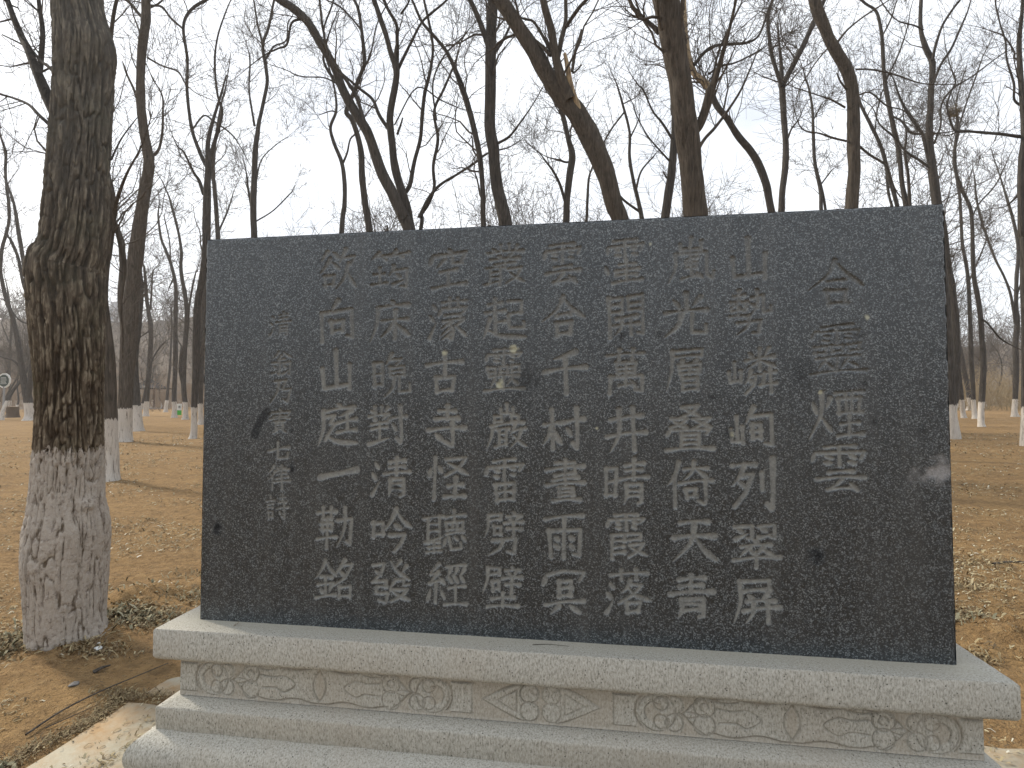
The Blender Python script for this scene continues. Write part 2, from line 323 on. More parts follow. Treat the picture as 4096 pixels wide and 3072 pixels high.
# ------------------------------------------------------------------ the inscribed tablet
ZB, W, H, T = 0.4914, 3.2, 1.7915, 0.30
COMP = {}
for ln in """
口|v10,12,18,94 z10,14,90,12,82,90 h14,84,84,83
日|v12,5,14,98 z12,7,88,6,87,98 h14,50,86,49 h14,92,86,91
目|v12,5,13,98 z12,7,88,6,87,98 h14,34,86,33 h14,62,86,61 h14,92,86,91
田|v10,8,16,96 z10,8,90,6,85,96 h14,50,86,49 v50,8,50,92 h16,92,84,91
木|h5,35,95,33 v50,0,50,98 p48,38,32,64,4,86 n52,38,70,64,97,86
土|h18,36,82,35 v50,2,50,92 h2,92,98,92
王|h12,10,88,9 h18,48,82,47 v50,10,50,92 h4,93,96,92
雨|h22,7,78,5 v50,6,50,92 d8,30,3,62 z10,32,95,30,88,58 d24,46,36,54 d24,72,36,80 d66,46,77,54 d66,72,77,80
云|h24,8,76,7 h3,42,97,40 p52,44,40,66,22,88 h22,90,80,80 d68,66,86,98
水|d35,4,72,20 d8,36,46,50 t8,96,40,80,72,56
竹|p20,3,2,50 h14,28,48,26 d28,34,38,56 p64,3,48,48 h58,28,97,24 d72,34,82,56
青|h20,11,80,9 h24,25,76,24 v50,0,50,42 h1,43,99,40 p26,56,26,80,18,99 z26,56,76,55,76,96,66,99 h28,69,74,69 h28,82,74,82
力|z6,30,88,28,80,92,60,86 p50,0,44,50,6,98
又|z10,12,86,9,60,56,6,94 n20,30,52,60,98,92
山|v50,0,50,86 z12,42,16,88,84,86 v86,38,84,96
尸|z16,6,82,5,80,30 h18,30,80,29 p16,6,14,50,0,98
艹|h3,46,97,40 v32,0,32,96 v68,0,68,96
夕|p42,0,28,30,5,54 z36,20,84,16,60,62,8,98 d36,38,58,56
习|z4,12,88,8,86,95,66,86 d20,30,46,46 t8,88,40,76,72,60
寸|h2,34,98,32 v68,2,68,96,44,88 d18,48,36,66
辛|d46,0,56,10 h14,16,86,15 d30,22,38,34 p72,20,62,34 h4,42,98,40 h16,66,86,65 v50,42,50,100
辟|z8,6,42,5,40,26 h12,28,40,27 p10,8,8,50,0,96 口22,48,44,88 辛50,0,100,100
彐|z14,8,84,6,84,92 h2,48,98,46 h12,90,84,89
士|h4,36,96,34 v50,0,50,88 h20,88,80,87
金|p46,0,30,20,0,44 n46,4,70,24,100,40 h24,44,74,43 h14,64,84,62 v50,44,50,92 d24,72,34,86 p76,70,66,84 h2,97,96,92
攵|p36,0,24,24,8,40 h26,24,90,22 p72,24,50,66,10,98 n24,46,56,70,98,98
言|d46,0,56,10 h4,22,94,20 h22,38,76,37 h22,52,76,51 口20,66,80,100
""".strip().splitlines():
    k, s_ = ln.split('|'); COMP[k] = s_
for ln in """
勢|土6,0,46,26 p20,26,6,38 d34,26,46,36 土4,34,48,58 z54,16,82,14,82,50,98,50,98,40 p68,0,66,30,50,58 d52,28,66,40 力18,58,84,100
嶙|山0,28,32,74 d48,8,54,18 p88,2,80,18 h40,24,98,22 v68,0,68,46 p66,26,42,44 n70,26,98,44 夕34,48,66,100 h68,58,98,56 v76,58,72,80 h66,82,100,80 v88,48,88,100
峋|山0,20,34,86 p56,0,40,38 z48,22,94,20,92,94,76,88 日48,40,72,76
列|h4,8,54,7 p30,8,18,34,4,52 z24,32,48,30,34,70,8,98 d20,44,34,56 v68,26,70,62 v92,0,92,98,78,92
翠|习4,0,46,36 习52,0,94,36 d46,38,56,46 h18,50,82,49 p36,52,16,72 d34,58,46,70 p68,52,52,72 d66,58,84,72 h2,80,98,77 v50,66,50,100
屏|尸2,0,98,100 d34,38,44,48 p74,36,64,48 h30,53,90,52 h22,72,100,70 p46,54,42,80,26,100 v74,53,74,100
嵐|山18,0,80,28 p16,32,14,66,0,98 z16,34,84,33,84,86,98,97,99,82 p62,42,36,49 口34,52,66,70 v50,44,50,88 h30,90,64,86 d60,78,72,92
光|v50,0,50,38 d20,12,34,30 p80,10,64,30 h2,43,98,40 p38,44,32,70,3,98 z62,44,62,90,95,90,95,72
層|z16,4,86,3,84,20 h18,20,84,19 p16,4,14,50,0,98 d36,26,42,34 p72,26,64,34 田24,36,88,60 日34,68,80,100
疊|又28,0,72,26 又4,26,48,52 又52,26,98,52 d6,54,0,66 z8,55,94,54,86,66 v32,64,32,94 z32,64,70,64,70,94 h34,74,68,74 h34,85,68,85 h0,98,100,97
倚|p28,0,18,32,0,52 v16,32,16,100 h38,18,92,16 p64,0,58,24,38,42 n66,20,92,40 h28,50,100,48 口40,60,68,84 v86,50,86,98,72,92
天|h18,14,80,11 h4,47,94,43 p50,14,44,56,3,97 n52,48,74,76,99,97
霆|雨5,0,95,46 土24,48,80,74 土16,74,86,99 d2,58,10,74
開|v10,4,10,99 z10,6,42,5,42,38 h12,22,40,22 h12,38,40,38 v58,6,58,38 z58,6,92,5,92,97,78,92 h60,22,90,22 h60,38,90,38 h26,54,76,53 h22,72,80,71 p42,54,38,78,24,94 v62,54,62,96
萬|艹4,0,96,22 田22,26,78,54 v12,62,12,99 z12,62,90,61,88,96,72,92 v50,52,50,82 h32,84,66,80 d62,72,74,88
井|h12,27,88,24 h2,63,98,60 p34,4,34,60,12,98 v68,2,68,99
晴|日0,14,30,82 青34,0,100,100
霞|雨2,0,98,40 v16,46,16,99 z16,46,46,46,46,60 h16,60,46,60 h16,74,44,73 h16,88,44,87 z56,46,86,46,84,60 h58,60,84,60 又54,66,99,100
落|艹6,0,96,22 水0,28,26,98 p54,24,48,40,34,52 z50,34,80,33,60,58,30,76 n52,42,70,58,99,68 口44,70,80,99
雲|雨2,0,98,48 云10,52,92,99
合|p50,0,36,30,0,58 n50,2,70,30,100,58 h34,45,66,43 口28,60,74,99
千|p76,0,50,10,26,14 h2,43,98,40 v52,10,52,100
村|木0,5,46,98 寸50,2,100,98
晝|z24,8,74,7,74,34 h4,22,96,20 h24,36,74,35 v50,0,50,58 h18,46,82,45 h2,59,98,57 日28,66,74,87 h16,98,86,97
雨~|h8,8,92,5 v50,8,50,98 v14,36,18,97 z14,36,88,35,86,96,70,90 d28,50,38,58 d28,70,38,78 d62,50,72,58 d62,70,72,78
冥|d10,10,2,32 z12,10,50,4,96,12,86,30 日32,24,70,62 h6,77,94,74 p36,82,18,99 d62,82,86,99
叢|v38,0,38,14 v60,0,60,14 d18,6,26,16 p82,4,74,16 h6,20,94,18 d34,24,40,32 p64,24,58,32 h16,37,84,36 v50,37,50,52 h24,47,76,46 h4,57,50,55 v14,57,14,92 v40,57,40,100 h14,69,40,68 h14,80,40,79 t2,96,48,86 又52,56,100,100
起|土4,0,50,34 v28,32,28,84 h28,58,50,56 p14,48,8,74,0,94 n10,74,42,90,100,99 z58,10,90,9,90,40 h60,40,90,39 z58,42,60,74,96,74,96,60
靈|雨4,0,96,38 口8,40,34,58 口38,40,62,58 口66,40,92,58 h14,66,86,65 v50,66,50,96 p30,70,18,88 d30,76,42,88 p70,70,58,88 d70,76,84,88 h2,99,98,98
巖|山28,0,72,22 口14,24,40,40 口58,24,84,40 h10,46,94,44 p14,46,12,70,0,99 h24,55,54,54 v32,55,32,92 v48,55,48,92 h32,67,48,67 h32,79,48,79 t22,94,54,88 攵56,46,100,100
雷|雨2,0,98,50 田20,54,80,99
劈|辟2,0,98,60 z20,66,80,64,74,98,58,93 p46,66,36,84,10,99
壁|辟2,0,98,66 土10,64,92,99
空|d50,0,58,10 d12,14,4,36 z14,16,94,14,84,32 p40,26,22,44 z60,26,62,38,86,38 h28,58,72,56 v50,58,50,92 h8,95,94,92
濛|水0,8,26,94 艹32,0,100,18 d34,24,28,38 z36,25,99,24,90,36 h44,42,84,41 h38,54,92,52 p60,54,34,70 z56,60,66,76,64,98,52,92 p60,68,32,86 p64,80,34,99 p90,56,70,68 n68,64,100,94
古|h3,29,97,26 v50,0,50,54 口20,54,80,99
寺|土20,0,80,36 h3,58,97,56 v66,44,66,97,48,90 d24,68,38,82
怪|v16,0,16,100 d4,26,1,46 d26,22,34,34 又38,0,100,46 土42,50,94,98
聽|h0,14,48,11 v10,14,10,66 v36,8,36,66 h10,30,36,30 h10,47,36,46 t0,72,46,60 王4,72,42,99 h52,13,98,9 v74,0,74,28 v54,28,56,48 z54,28,94,27,92,48 h56,46,92,45 v68,28,68,46 v80,28,80,46 h54,56,96,53 d52,66,46,84 z60,62,66,93,90,92,90,78 d72,62,80,72 d90,60,99,74
經|p30,0,8,22 h8,22,26,22 p30,18,4,46 h6,46,40,40 d32,32,44,48 v22,50,22,88 d8,60,2,86 d36,60,44,80 h50,8,98,5 p62,14,52,28 d52,28,64,44 p78,14,68,28 d68,28,80,44 p94,14,84,28 d84,28,96,44 h54,56,96,54 v74,54,74,94 h46,96,100,94
筠|竹0,0,100,36 土0,42,42,86 p60,38,54,52,44,64 z54,50,94,49,92,98,76,92 d62,62,76,70 t58,88,82,78
床|d50,0,60,10 h14,17,94,14 p16,17,14,60,0,99 木24,28,100,99
晚|日0,14,28,72 p54,0,38,24 z50,12,78,12,66,26 日40,28,90,54 p58,54,54,78,32,99 z72,54,72,92,99,92,99,74
對|v18,0,18,18 v34,0,34,18 d4,6,12,14 p50,4,44,14 h0,22,52,20 d14,26,20,34 p42,26,36,34 h6,42,48,40 h8,56,46,54 v27,40,27,86 t0,94,30,88,52,82 寸54,2,100,98
清|水0,6,28,99 青32,0,100,100
吟|口0,26,32,66 p62,0,48,30,28,54 n62,4,80,28,100,46 d58,36,70,46 z46,62,82,60,74,84,58,100
發|z6,8,34,6,26,28,2,50 d12,22,24,32 n50,0,66,24,99,46 p76,2,64,16 p92,16,78,28 z12,48,40,47,38,60 h14,62,38,60 z14,62,12,78,42,76,36,99,20,92 p62,46,48,66 z62,47,84,46,84,60,97,60 又46,66,100,100
欲|p18,2,2,24 d36,4,50,20 p28,20,16,40,0,54 n28,24,54,48 口10,60,42,95 p70,0,52,34 z64,18,95,16,86,38 p76,34,68,70,46,99 n74,52,84,76,100,99
向|p54,0,36,20 v10,24,10,99 z10,26,90,25,90,96,74,90 口30,46,70,80
庭|d52,0,60,8 h14,15,96,12 p14,15,12,60,0,99 p86,20,56,29 h52,45,98,42 v76,28,76,66 h52,69,98,66 z22,28,44,27,32,46,44,48,18,86 n20,72,48,92,100,99
一|H2,60,98,48
勒|h0,14,52,12 v16,3,16,28 v38,3,38,28 h16,28,38,28 口8,36,46,60 v27,28,27,99 h0,76,54,73 力54,4,100,98
銘|金0,0,56,98 p76,0,64,22,50,38 z68,14,97,12,80,44,50,66 d64,30,78,42 口60,64,99,98
翁|p36,0,26,14,8,28 n60,0,74,14,94,24 z50,14,34,32,66,30 习4,38,48,99 习52,38,96,99
乃|z20,10,70,8,54,46,90,44,78,96,58,86 p36,12,32,52,2,98
實|d50,0,58,8 d10,12,2,28 z12,13,96,12,88,26 h22,28,78,27 h4,40,96,38 h26,50,74,49 v50,22,50,50 目28,54,72,86 p38,88,20,99 d62,88,84,99
七|h2,48,98,34 z46,2,46,86,92,86,93,64
律|p30,0,20,14,4,26 p34,24,24,38,2,56 v22,44,22,100 z44,10,84,9,84,34 h34,22,100,20 h44,36,84,35 v64,0,64,100 h42,53,92,51 h32,70,100,67
詩|言0,4,40,98 寺46,0,100,100
煙|d8,24,14,46 p40,18,34,36 p24,4,22,50,0,99 n26,58,42,86 h48,8,99,6 v54,20,56,50 z54,20,94,19,92,50 v68,8,68,48 v80,8,80,48 h54,50,94,49 土50,54,98,99
澶|水0,6,24,80 z40,6,84,4,82,34 h42,20,82,19 h42,34,82,33 h34,48,92,46 h36,66,88,65 h40,82,84,81 v62,66,62,99
""".strip().splitlines():
    k, s_ = ln.split('|'); COMP[k.replace('~', '字')] = s_
PROF = {'h': (1.1, .72, .68, .80, 1.35), 'H': (1.6, 1.2, 1.1, 1.2, 1.7), 'v': (1.3, .9, .85, .9, 1.1), 'p': (1.3, 1.05, .9, .65, .3), 'n': (.55, .75, 1.0, 1.35, .7), 'd': (.6, 1.0, 1.3, 1.25, .9), 't': (1.3, 1.0, .8, .6, .3), 'z': (1.1, .9, .95, .9, .85)}
import re
def glyph(s, box=(0, 0, 100, 100), depth=0):
    x0, y0, x1, y1 = box; o = []
    for tok in s.split():
        k = tok[0]; c = [float(q) for q in tok[1:].split(',')]
        if k in PROF:
            o.append((k, [(x0+(x1-x0)*c[i]/100, y0+(y1-y0)*c[i+1]/100) for i in range(0, len(c), 2)]))
        else:
            b = (x0+(x1-x0)*c[0]/100, y0+(y1-y0)*c[1]/100, x0+(x1-x0)*c[2]/100, y0+(y1-y0)*c[3]/100)
            o += glyph(COMP[k], b)
    return o
TEXT = [("山勢嶙峋列翠屏", [(.865, 1.594), (.865, 1.375), (.869, 1.134), (.866, .902), (.869, .676), (.875, .427), (.871, .209)]),
 ("嵐光層疊倚天青", [(.636, 1.603), (.613, 1.369), (.614, 1.144), (.623, .904), (.617, .674), (.632, .446), (.62, .213)]),
 ("霆開萬井晴霞落", [(.367, 1.61), (.365, 1.375), (.363, 1.138), (.361, .896), (.361, .674), (.358, .45), (.365, .219)]),
 ("雲合千村晝雨冥", [(.098, 1.607), (.1, 1.377), (.104, 1.137), (.098, .898), (.106, .677), (.099, .44), (.1, .208)]),
 ("叢起靈巖雷劈壁", [(-.155, 1.613), (-.155, 1.375), (-.16, 1.152), (-.147, .905), (-.156, .672), (-.159, .443), (-.167, .214)]),
 ("空濛古寺怪聽經", [(-.41, 1.605), (-.413, 1.377), (-.425, 1.14), (-.416, .905), (-.408, .677), (-.423, .442), (-.414, .211)]),
 ("筠床晚對清吟發", [(-.679, 1.607), (-.678, 1.38), (-.673, 1.13), (-.688, .907), (-.673, .677), (-.667, .442), (-.67, .215)]),
 ("欲向山庭一勒銘", [(-.931, 1.619), (-.934, 1.382), (-.935, 1.153), (-.929, .91), (-.922, .693), (-.934, .446), (-.937, .212)]),
 ("清翁乃實七律詩", [(-1.216, 1.374), (-1.206, 1.189), (-1.205, 1.064), (-1.213, .924), (-1.214, .786), (-1.213, .665), (-1.217, .532)]),
 ("合靈煙雲", [(1.197, 1.484), (1.197, 1.219), (1.188, .961), (1.197, .743)])]
NX, NZ = 900, 504
gx = np.linspace(-W/2, W/2, NX+1); gz = np.linspace(0, H, NZ+1)
depth = np.zeros((NZ+1, NX+1)); cid = np.zeros((NZ+1, NX+1), int)
wob = 0.0022
rnd = random.Random(4)
chars = []
def carve_stroke(pts, rads, idx):
    pts = np.asarray(pts)
    mx = rads.max()+0.006
    for a, b, ra, rb in zip(pts[:-1], pts[1:], rads[:-1], rads[1:]):
        lo = np.minimum(a, b)-mx; hi = np.maximum(a, b)+mx
        i0, i1 = np.searchsorted(gx, (lo[0], hi[0])); j0, j1 = np.searchsorted(gz, (lo[1], hi[1]))
        if i1 <= i0 or j1 <= j0: continue
        GX, GZ = np.meshgrid(gx[i0:i1], gz[j0:j1]); d = b-a; l2 = (d*d).sum()+1e-12
        t_ = np.clip(((GX-a[0])*d[0]+(GZ-a[1])*d[1])/l2, 0, 1); r_ = ra+(rb-ra)*t_
        ds = np.hypot(GX-a[0]-d[0]*t_, GZ-a[1]-d[1]*t_)
        r_ = r_*(1+0.08*vnoise(GX*190, GZ*190, 0, 12)); k = np.clip((r_-ds)/0.0030+0.5, 0, 1)*(0.55+0.45*np.clip((r_-ds)/(r_+1e-6), 0, 1))
        s_ = depth[j0:j1, i0:i1]; c_ = cid[j0:j1, i0:i1]; c_[k > s_] = idx; depth[j0:j1, i0:i1] = np.maximum(s_, k)
for ti, (txt, ps) in enumerate(TEXT):
    cw, chh, sw = (0.178, 0.182, 0.0079) if ti < 8 else ((0.108, 0.112, 0.0048) if ti == 8 else (0.215, 0.195, 0.0074))
    for ch, (u, v_) in zip(txt, ps):
        chars.append(ch); idx = len(chars)
        w_, h_ = cw*rnd.uniform(.95, 1.05), chh*rnd.uniform(.95, 1.05); ra_ = rnd.uniform(-.035, .035); ns_ = len(glyph(COMP['雨字' if ch == '雨' else ch])); swk = sw*np.interp(ns_, [2, 6, 12, 20, 28], [1.35, 1.25, 1.05, .90, .82])
        if ch == '七': h_ *= 0.75
        if ch == '一': h_ *= 0.9
        for k, pl in glyph(COMP['雨字' if (ch == '雨') else ch] if ch != '雨' else COMP['雨字']):
            p = np.array(pl)/100-0.5
            p = p+np.array([[rnd.uniform(-.018, .018), rnd.uniform(-.018, .018)] for _ in pl])
            p[:, 1] -= 0.075*p[:, 0]*1.0                     # strokes rise to the right
            p = p@np.array([[math.cos(ra_), math.sin(ra_)], [-math.sin(ra_), math.cos(ra_)]])
            P2 = np.stack([u+p[:, 0]*w_, v_-p[:, 1]*h_], -1)
            if k == 'h' and len(P2) == 2:
                L_ = np.linalg.norm(P2[1]-P2[0]); P2 = np.array([P2[0], (P2[0]+P2[1])/2+[0, 0.035*L_], P2[1]])
            if k == 'z':
                fine = []
                for a, b in zip(P2[:-1], P2[1:]): fine += [a+(b-a)*q for q in np.linspace(0, 1, 4, endpoint=False)]
                P3 = np.array(fine+[P2[-1]])
            else: P3 = crom(P2, 5)
            s_ = np.linspace(0, 1, len(P3)); r_ = np.interp(s_, np.linspace(0, 1, 5), PROF[k])*swk*rnd.uniform(.88, 1.14)
            carve_stroke(P3, r_, idx)
GX, GZ = np.meshgrid(gx, gz)
worn = np.clip(0.85+0.35*fbm(GX*5, GZ*5, 0, 2, 9), 0.45, 1.1)
yy = 0.0052*depth*worn + 0.0009*depth*vnoise(GX*260, GZ*260, 0, 4)
chip = np.clip(1.3-np.hypot((GX-1.56)/0.085, (GZ-0.74-0.25*(GX-1.56))/0.045)+0.5*fbm(GX*30, GZ*30, 0, 3, 3), 0, 1)
ed = np.minimum(np.minimum(GX+W/2, W/2-GX), H-GZ); yy += chip*0.002+0.0035*np.clip(1-ed/0.006, 0, 1)+0.004*np.clip(1-ed/0.012+0.9*(vnoise(GX*45, GZ*45, 0, 17)-0.55), 0, 1)
stain = np.zeros_like(GX)
for su, sv, sr, sd in ((1.102, .395, .028, 1), (-1.517, .422, .024, 1), (-1.144, .707, .020, .9), (-.784, .251, .012, .6), (.345, 1.298, .016, .8), (.5, 1.297, .014, .6), (1.283, 1.278, .018, .5), (1.297, 1.088, .016, .6), (.714, 1.03, .016, .5), (.78, .881, .018, .6), (-1.15, .88, .012, .6), (1.33, .93, .014, .5), (1.06, 1.13, .05, .4), (-.06, 1.10, .06, .45), (.66, .62, .02, .4), (-.02, 1.13, .03, .3), (-.65, .63, .02, .5), (1.5, .9, .02, .4)):
    stain = np.maximum(stain, sd*np.clip(1.25-np.hypot(GX-su, (GZ-sv)*0.85)/sr+0.45*vnoise(GX*60, GZ*60, 0, 6), 0, 1)*0.9)
for (a, b, r) in (((-1.275, .965), (-1.305, .93), .024), ((-1.305, .93), (-1.335, .86), .022)):          # long dark smear beside the small characters
    t_ = np.clip(((GX-a[0])*(b[0]-a[0])+(GZ-a[1])*(b[1]-a[1]))/((b[0]-a[0])**2+(b[1]-a[1])**2), 0, 1)
    stain = np.maximum(stain, 0.6*np.clip((r-np.hypot(GX-a[0]-t_*(b[0]-a[0]), GZ-a[1]-t_*(b[1]-a[1]))+0.004*vnoise(GX*70, GZ*70, 0, 2))/0.006, 0, 1))
lich = np.zeros_like(GX)
for su, sv, sr in ((-.424, 1.23, .009), (-.115, 1.245, .014), (-.18, 1.09, .014), (.79, .875, .008), (1.13, 1.05, .006), (.24, .9, .004), (1.31, 1.35, .008), (.47, 1.68, .006)):
    lich = np.maximum(lich, 0.8*np.clip(1.6-np.hypot(GX-su, GZ-sv)/sr+0.6*vnoise(GX*90, GZ*90, 0, 8), 0, 1))
co = np.stack([GX, yy, GZ], -1).reshape(-1, 3)
i = np.arange(NZ)[:, None]*(NX+1); j = np.arange(NX)[None, :]
F = np.stack([i+j, i+j+1, i+j+NX+2, i+j+NX+1], -1).reshape(-1, 4)
dd = depth.ravel(); cc = cid.ravel()
fd = dd[F].mean(1); fc = np.where(fd > 0.33, np.where(dd[F].max(1) > 0, np.take_along_axis(cc[F], dd[F].argmax(1)[:, None], 1)[:, 0], 0), 0)
tab = thing('stone_tablet', 'large dark granite tablet carved with columns of Chinese characters on the pale base', 'stone tablet', (0, 0, ZB))
dust = np.clip(1.0-0.62*np.clip((GZ-0.85)/0.65, 0, 1)+0.25*fbm(GX*3.1, GZ*3.1, 0, 3, 14), 0.46, 1)*np.where(GX < -1.1, 0.75, 1)*np.where((GX > 1.05)&(GZ > 1.05), 0.6, 1)
mot = 0.80+0.25*vnoise(GX*95, GZ*95, 0, 33)
AT = {'carve': (mot*dust*np.clip(depth*1.5, 0, 1)).ravel(), 'stain': stain.ravel(), 'chip': chip.ravel(), 'lichen': lich.ravel()}
def submesh(name, faces, parent, material, co, AT):
    u, inv = np.unique(faces, return_inverse=True)
    m = mesh(name, co[u], inv.reshape(faces.shape), material)
    for k, v in AT.items(): fattr(m, k, v[u])
    return link(name, m, parent)
submesh('front_face', F[fc == 0], tab, M['granite'], co, AT)
for k, ch in enumerate(chars, 1):
    if (fc == k).any():
        o = submesh('carved_character', F[fc == k], tab, M['granite'], co, AT); o['label'] = 'carved character '+ch
mb = MB()
mb.add([(-W/2, .0035, 0), (W/2, .0035, 0), (W/2, .0035, H), (-W/2, .0035, H), (-W/2, T, 0), (W/2, T, 0), (W/2, T, H), (-W/2, T, H)],
       [(4, 5, 6, 7)[::-1], (0, 3, 7, 4), (1, 5, 6, 2), (3, 2, 6, 7), (0, 4, 5, 1)])
bm_ = mb.mesh('slab_body', M['granite'], False)
for k in AT: fattr(bm_, k, np.zeros(8))
link('slab_body', bm_, tab)

# ------------------------------------------------------------------ moulded stone base with the carved frieze
base = thing('pedestal', 'pale granite base with rounded mouldings and a carved floral frieze under the dark tablet', 'pedestal', (0, 0, -0.125))
def moulding(name, prof, seg=150, smoothtop=False):
    # prof: (offset outwards from the tablet footprint, z); swept round the rectangle with mitred corners
    prof = np.array(prof); n = len(prof)
    hx, y0, y1 = W/2, 0.0, T
    def ring(off):
        xs = np.linspace(-hx-off, hx+off, seg); q = [(x, y0-off) for x in xs]+[(hx+off, y) for y in np.linspace(y0-off, y1+off, 24)[1:]]
        q += [(x, y1+off) for x in xs[::-1][1:]]+[(-hx-off, y) for y in np.linspace(y1+off, y0-off, 24)[1:-1]]
        return np.array(q)
    R = np.array([ring(o_) for o_, z in prof]); m_ = R.shape[1]
    v = np.concatenate([R, np.repeat(prof[:, 1][:, None], m_, 1)[..., None]], -1)
    nse = 0.0012*vnoise(v[..., 0]*37, v[..., 1]*37, v[..., 2]*37, 5)+0.0010*vnoise(v[..., 0]*9, v[..., 1]*9, v[..., 2]*19, 6)
    v = v+nse[..., None]
    a = np.arange(n-1)[:, None]*m_; b_ = np.arange(m_)[None, :]; b2 = (b_+1) % m_
    f = np.stack([a+b_, a+b2, a+m_+b2, a+m_+b_], -1).reshape(-1, 4)
    m = mesh(name, v.reshape(-1, 3), f, M['pale'], True)
    z = np.zeros(m_*n)
    sm = np.zeros((n, m_))
    if smoothtop: sm[-1 if False else n-2:, :] = 1; sm[n-1, :] = 1; sm[n-2, :] = 0.0
    for k in ('recess', 'groove'): fattr(m, k, z)
    fattr(m, 'smooth', sm.ravel())
    m.set_sharp_from_angle(angle=math.radians(38))
    return link(name, m, base)
def arc(cx, cz, r, a0, a1, n): return [(cx+r*math.cos(math.radians(a)), cz+r*math.sin(math.radians(a))) for a in np.linspace(a0, a1, n)]
z0 = 0.125                                                   # world z = local z - z0
FT, FB, FO = 0.335+z0, 0.170+z0, 0.052                        # frieze top, bottom, offset
cap = [(FO-0.01, FT+0.004), (FO+0.028, FT+0.008)]+arc(0.102, 0.378+z0, 0.026, -75, 0, 7)+[(0.128, 0.485+z0), (0.1235, 0.4914+z0), (0.118, 0.4914+z0), (-0.05, 0.4914+z0)]
moulding('cap_slab', cap, smoothtop=True)
low = [(0.11, 0.035+z0), (0.117, 0.045+z0), (0.119, 0.130+z0)]+arc(0.109, 0.138+z0, 0.010, 0, 60, 4)+[(0.085, 0.160+z0), (0.068, 0.166+z0), (FO-0.01, 0.168+z0)]
moulding('middle_slab', low)
bul = arc(0.115, -0.045+z0, 0.088, -78, 80, 16)+[(0.12, 0.046+z0), (0.09, 0.0465+z0)]
moulding('bottom_roll', bul)
# frieze with relief on the front
FX0, FX1 = -W/2-FO, W/2+FO
nx, nz = 1120, 60
fx_ = np.linspace(FX0, FX1, nx+1); fz = np.linspace(FB, FT, nz+1)
FXg, FZg = np.meshgrid(fx_, fz)
hgt = FT-FB; V = (FZg-FB)/hgt; U = FXg/hgt               # V 0..1
raised = np.zeros_like(U, bool); line = np.full_like(U, 9.0)
def disc(cx, cy, r): return np.hypot(U-cx, V-cy) < r
def seg(pts, w=1.0, closed=False):
    global line
    p = crom(np.array(pts), 6) if len(pts) > 2 and not closed else np.array(pts+([pts[0]] if closed else []))
    for a, b in zip(p[:-1], p[1:]):
        d = b-a; t_ = np.clip(((U-a[0])*d[0]+(V-a[1])*d[1])/((d*d).sum()+1e-9), 0, 1)
        line = np.minimum(line, np.hypot(U-a[0]-d[0]*t_, V-a[1]-d[1]*t_)/w)
def ringline(cx, cy, r, a0=0, a1=360):
    a = np.radians(np.linspace(a0, a1, 16)); pts = np.stack([cx+r*np.cos(a), cy+r*np.sin(a)], -1)
    global line
    for p, q in zip(pts[:-1], pts[1:]):
        d = q-p; t_ = np.clip(((U-p[0])*d[0]+(V-p[1])*d[1])/((d*d).sum()+1e-9), 0, 1)
        line = np.minimum(line, np.hypot(U-p[0]-d[0]*t_, V-p[1]-d[1]*t_))
def add(mask): global raised; raised = raised | mask
def sub(mask): global raised; raised = raised & ~mask
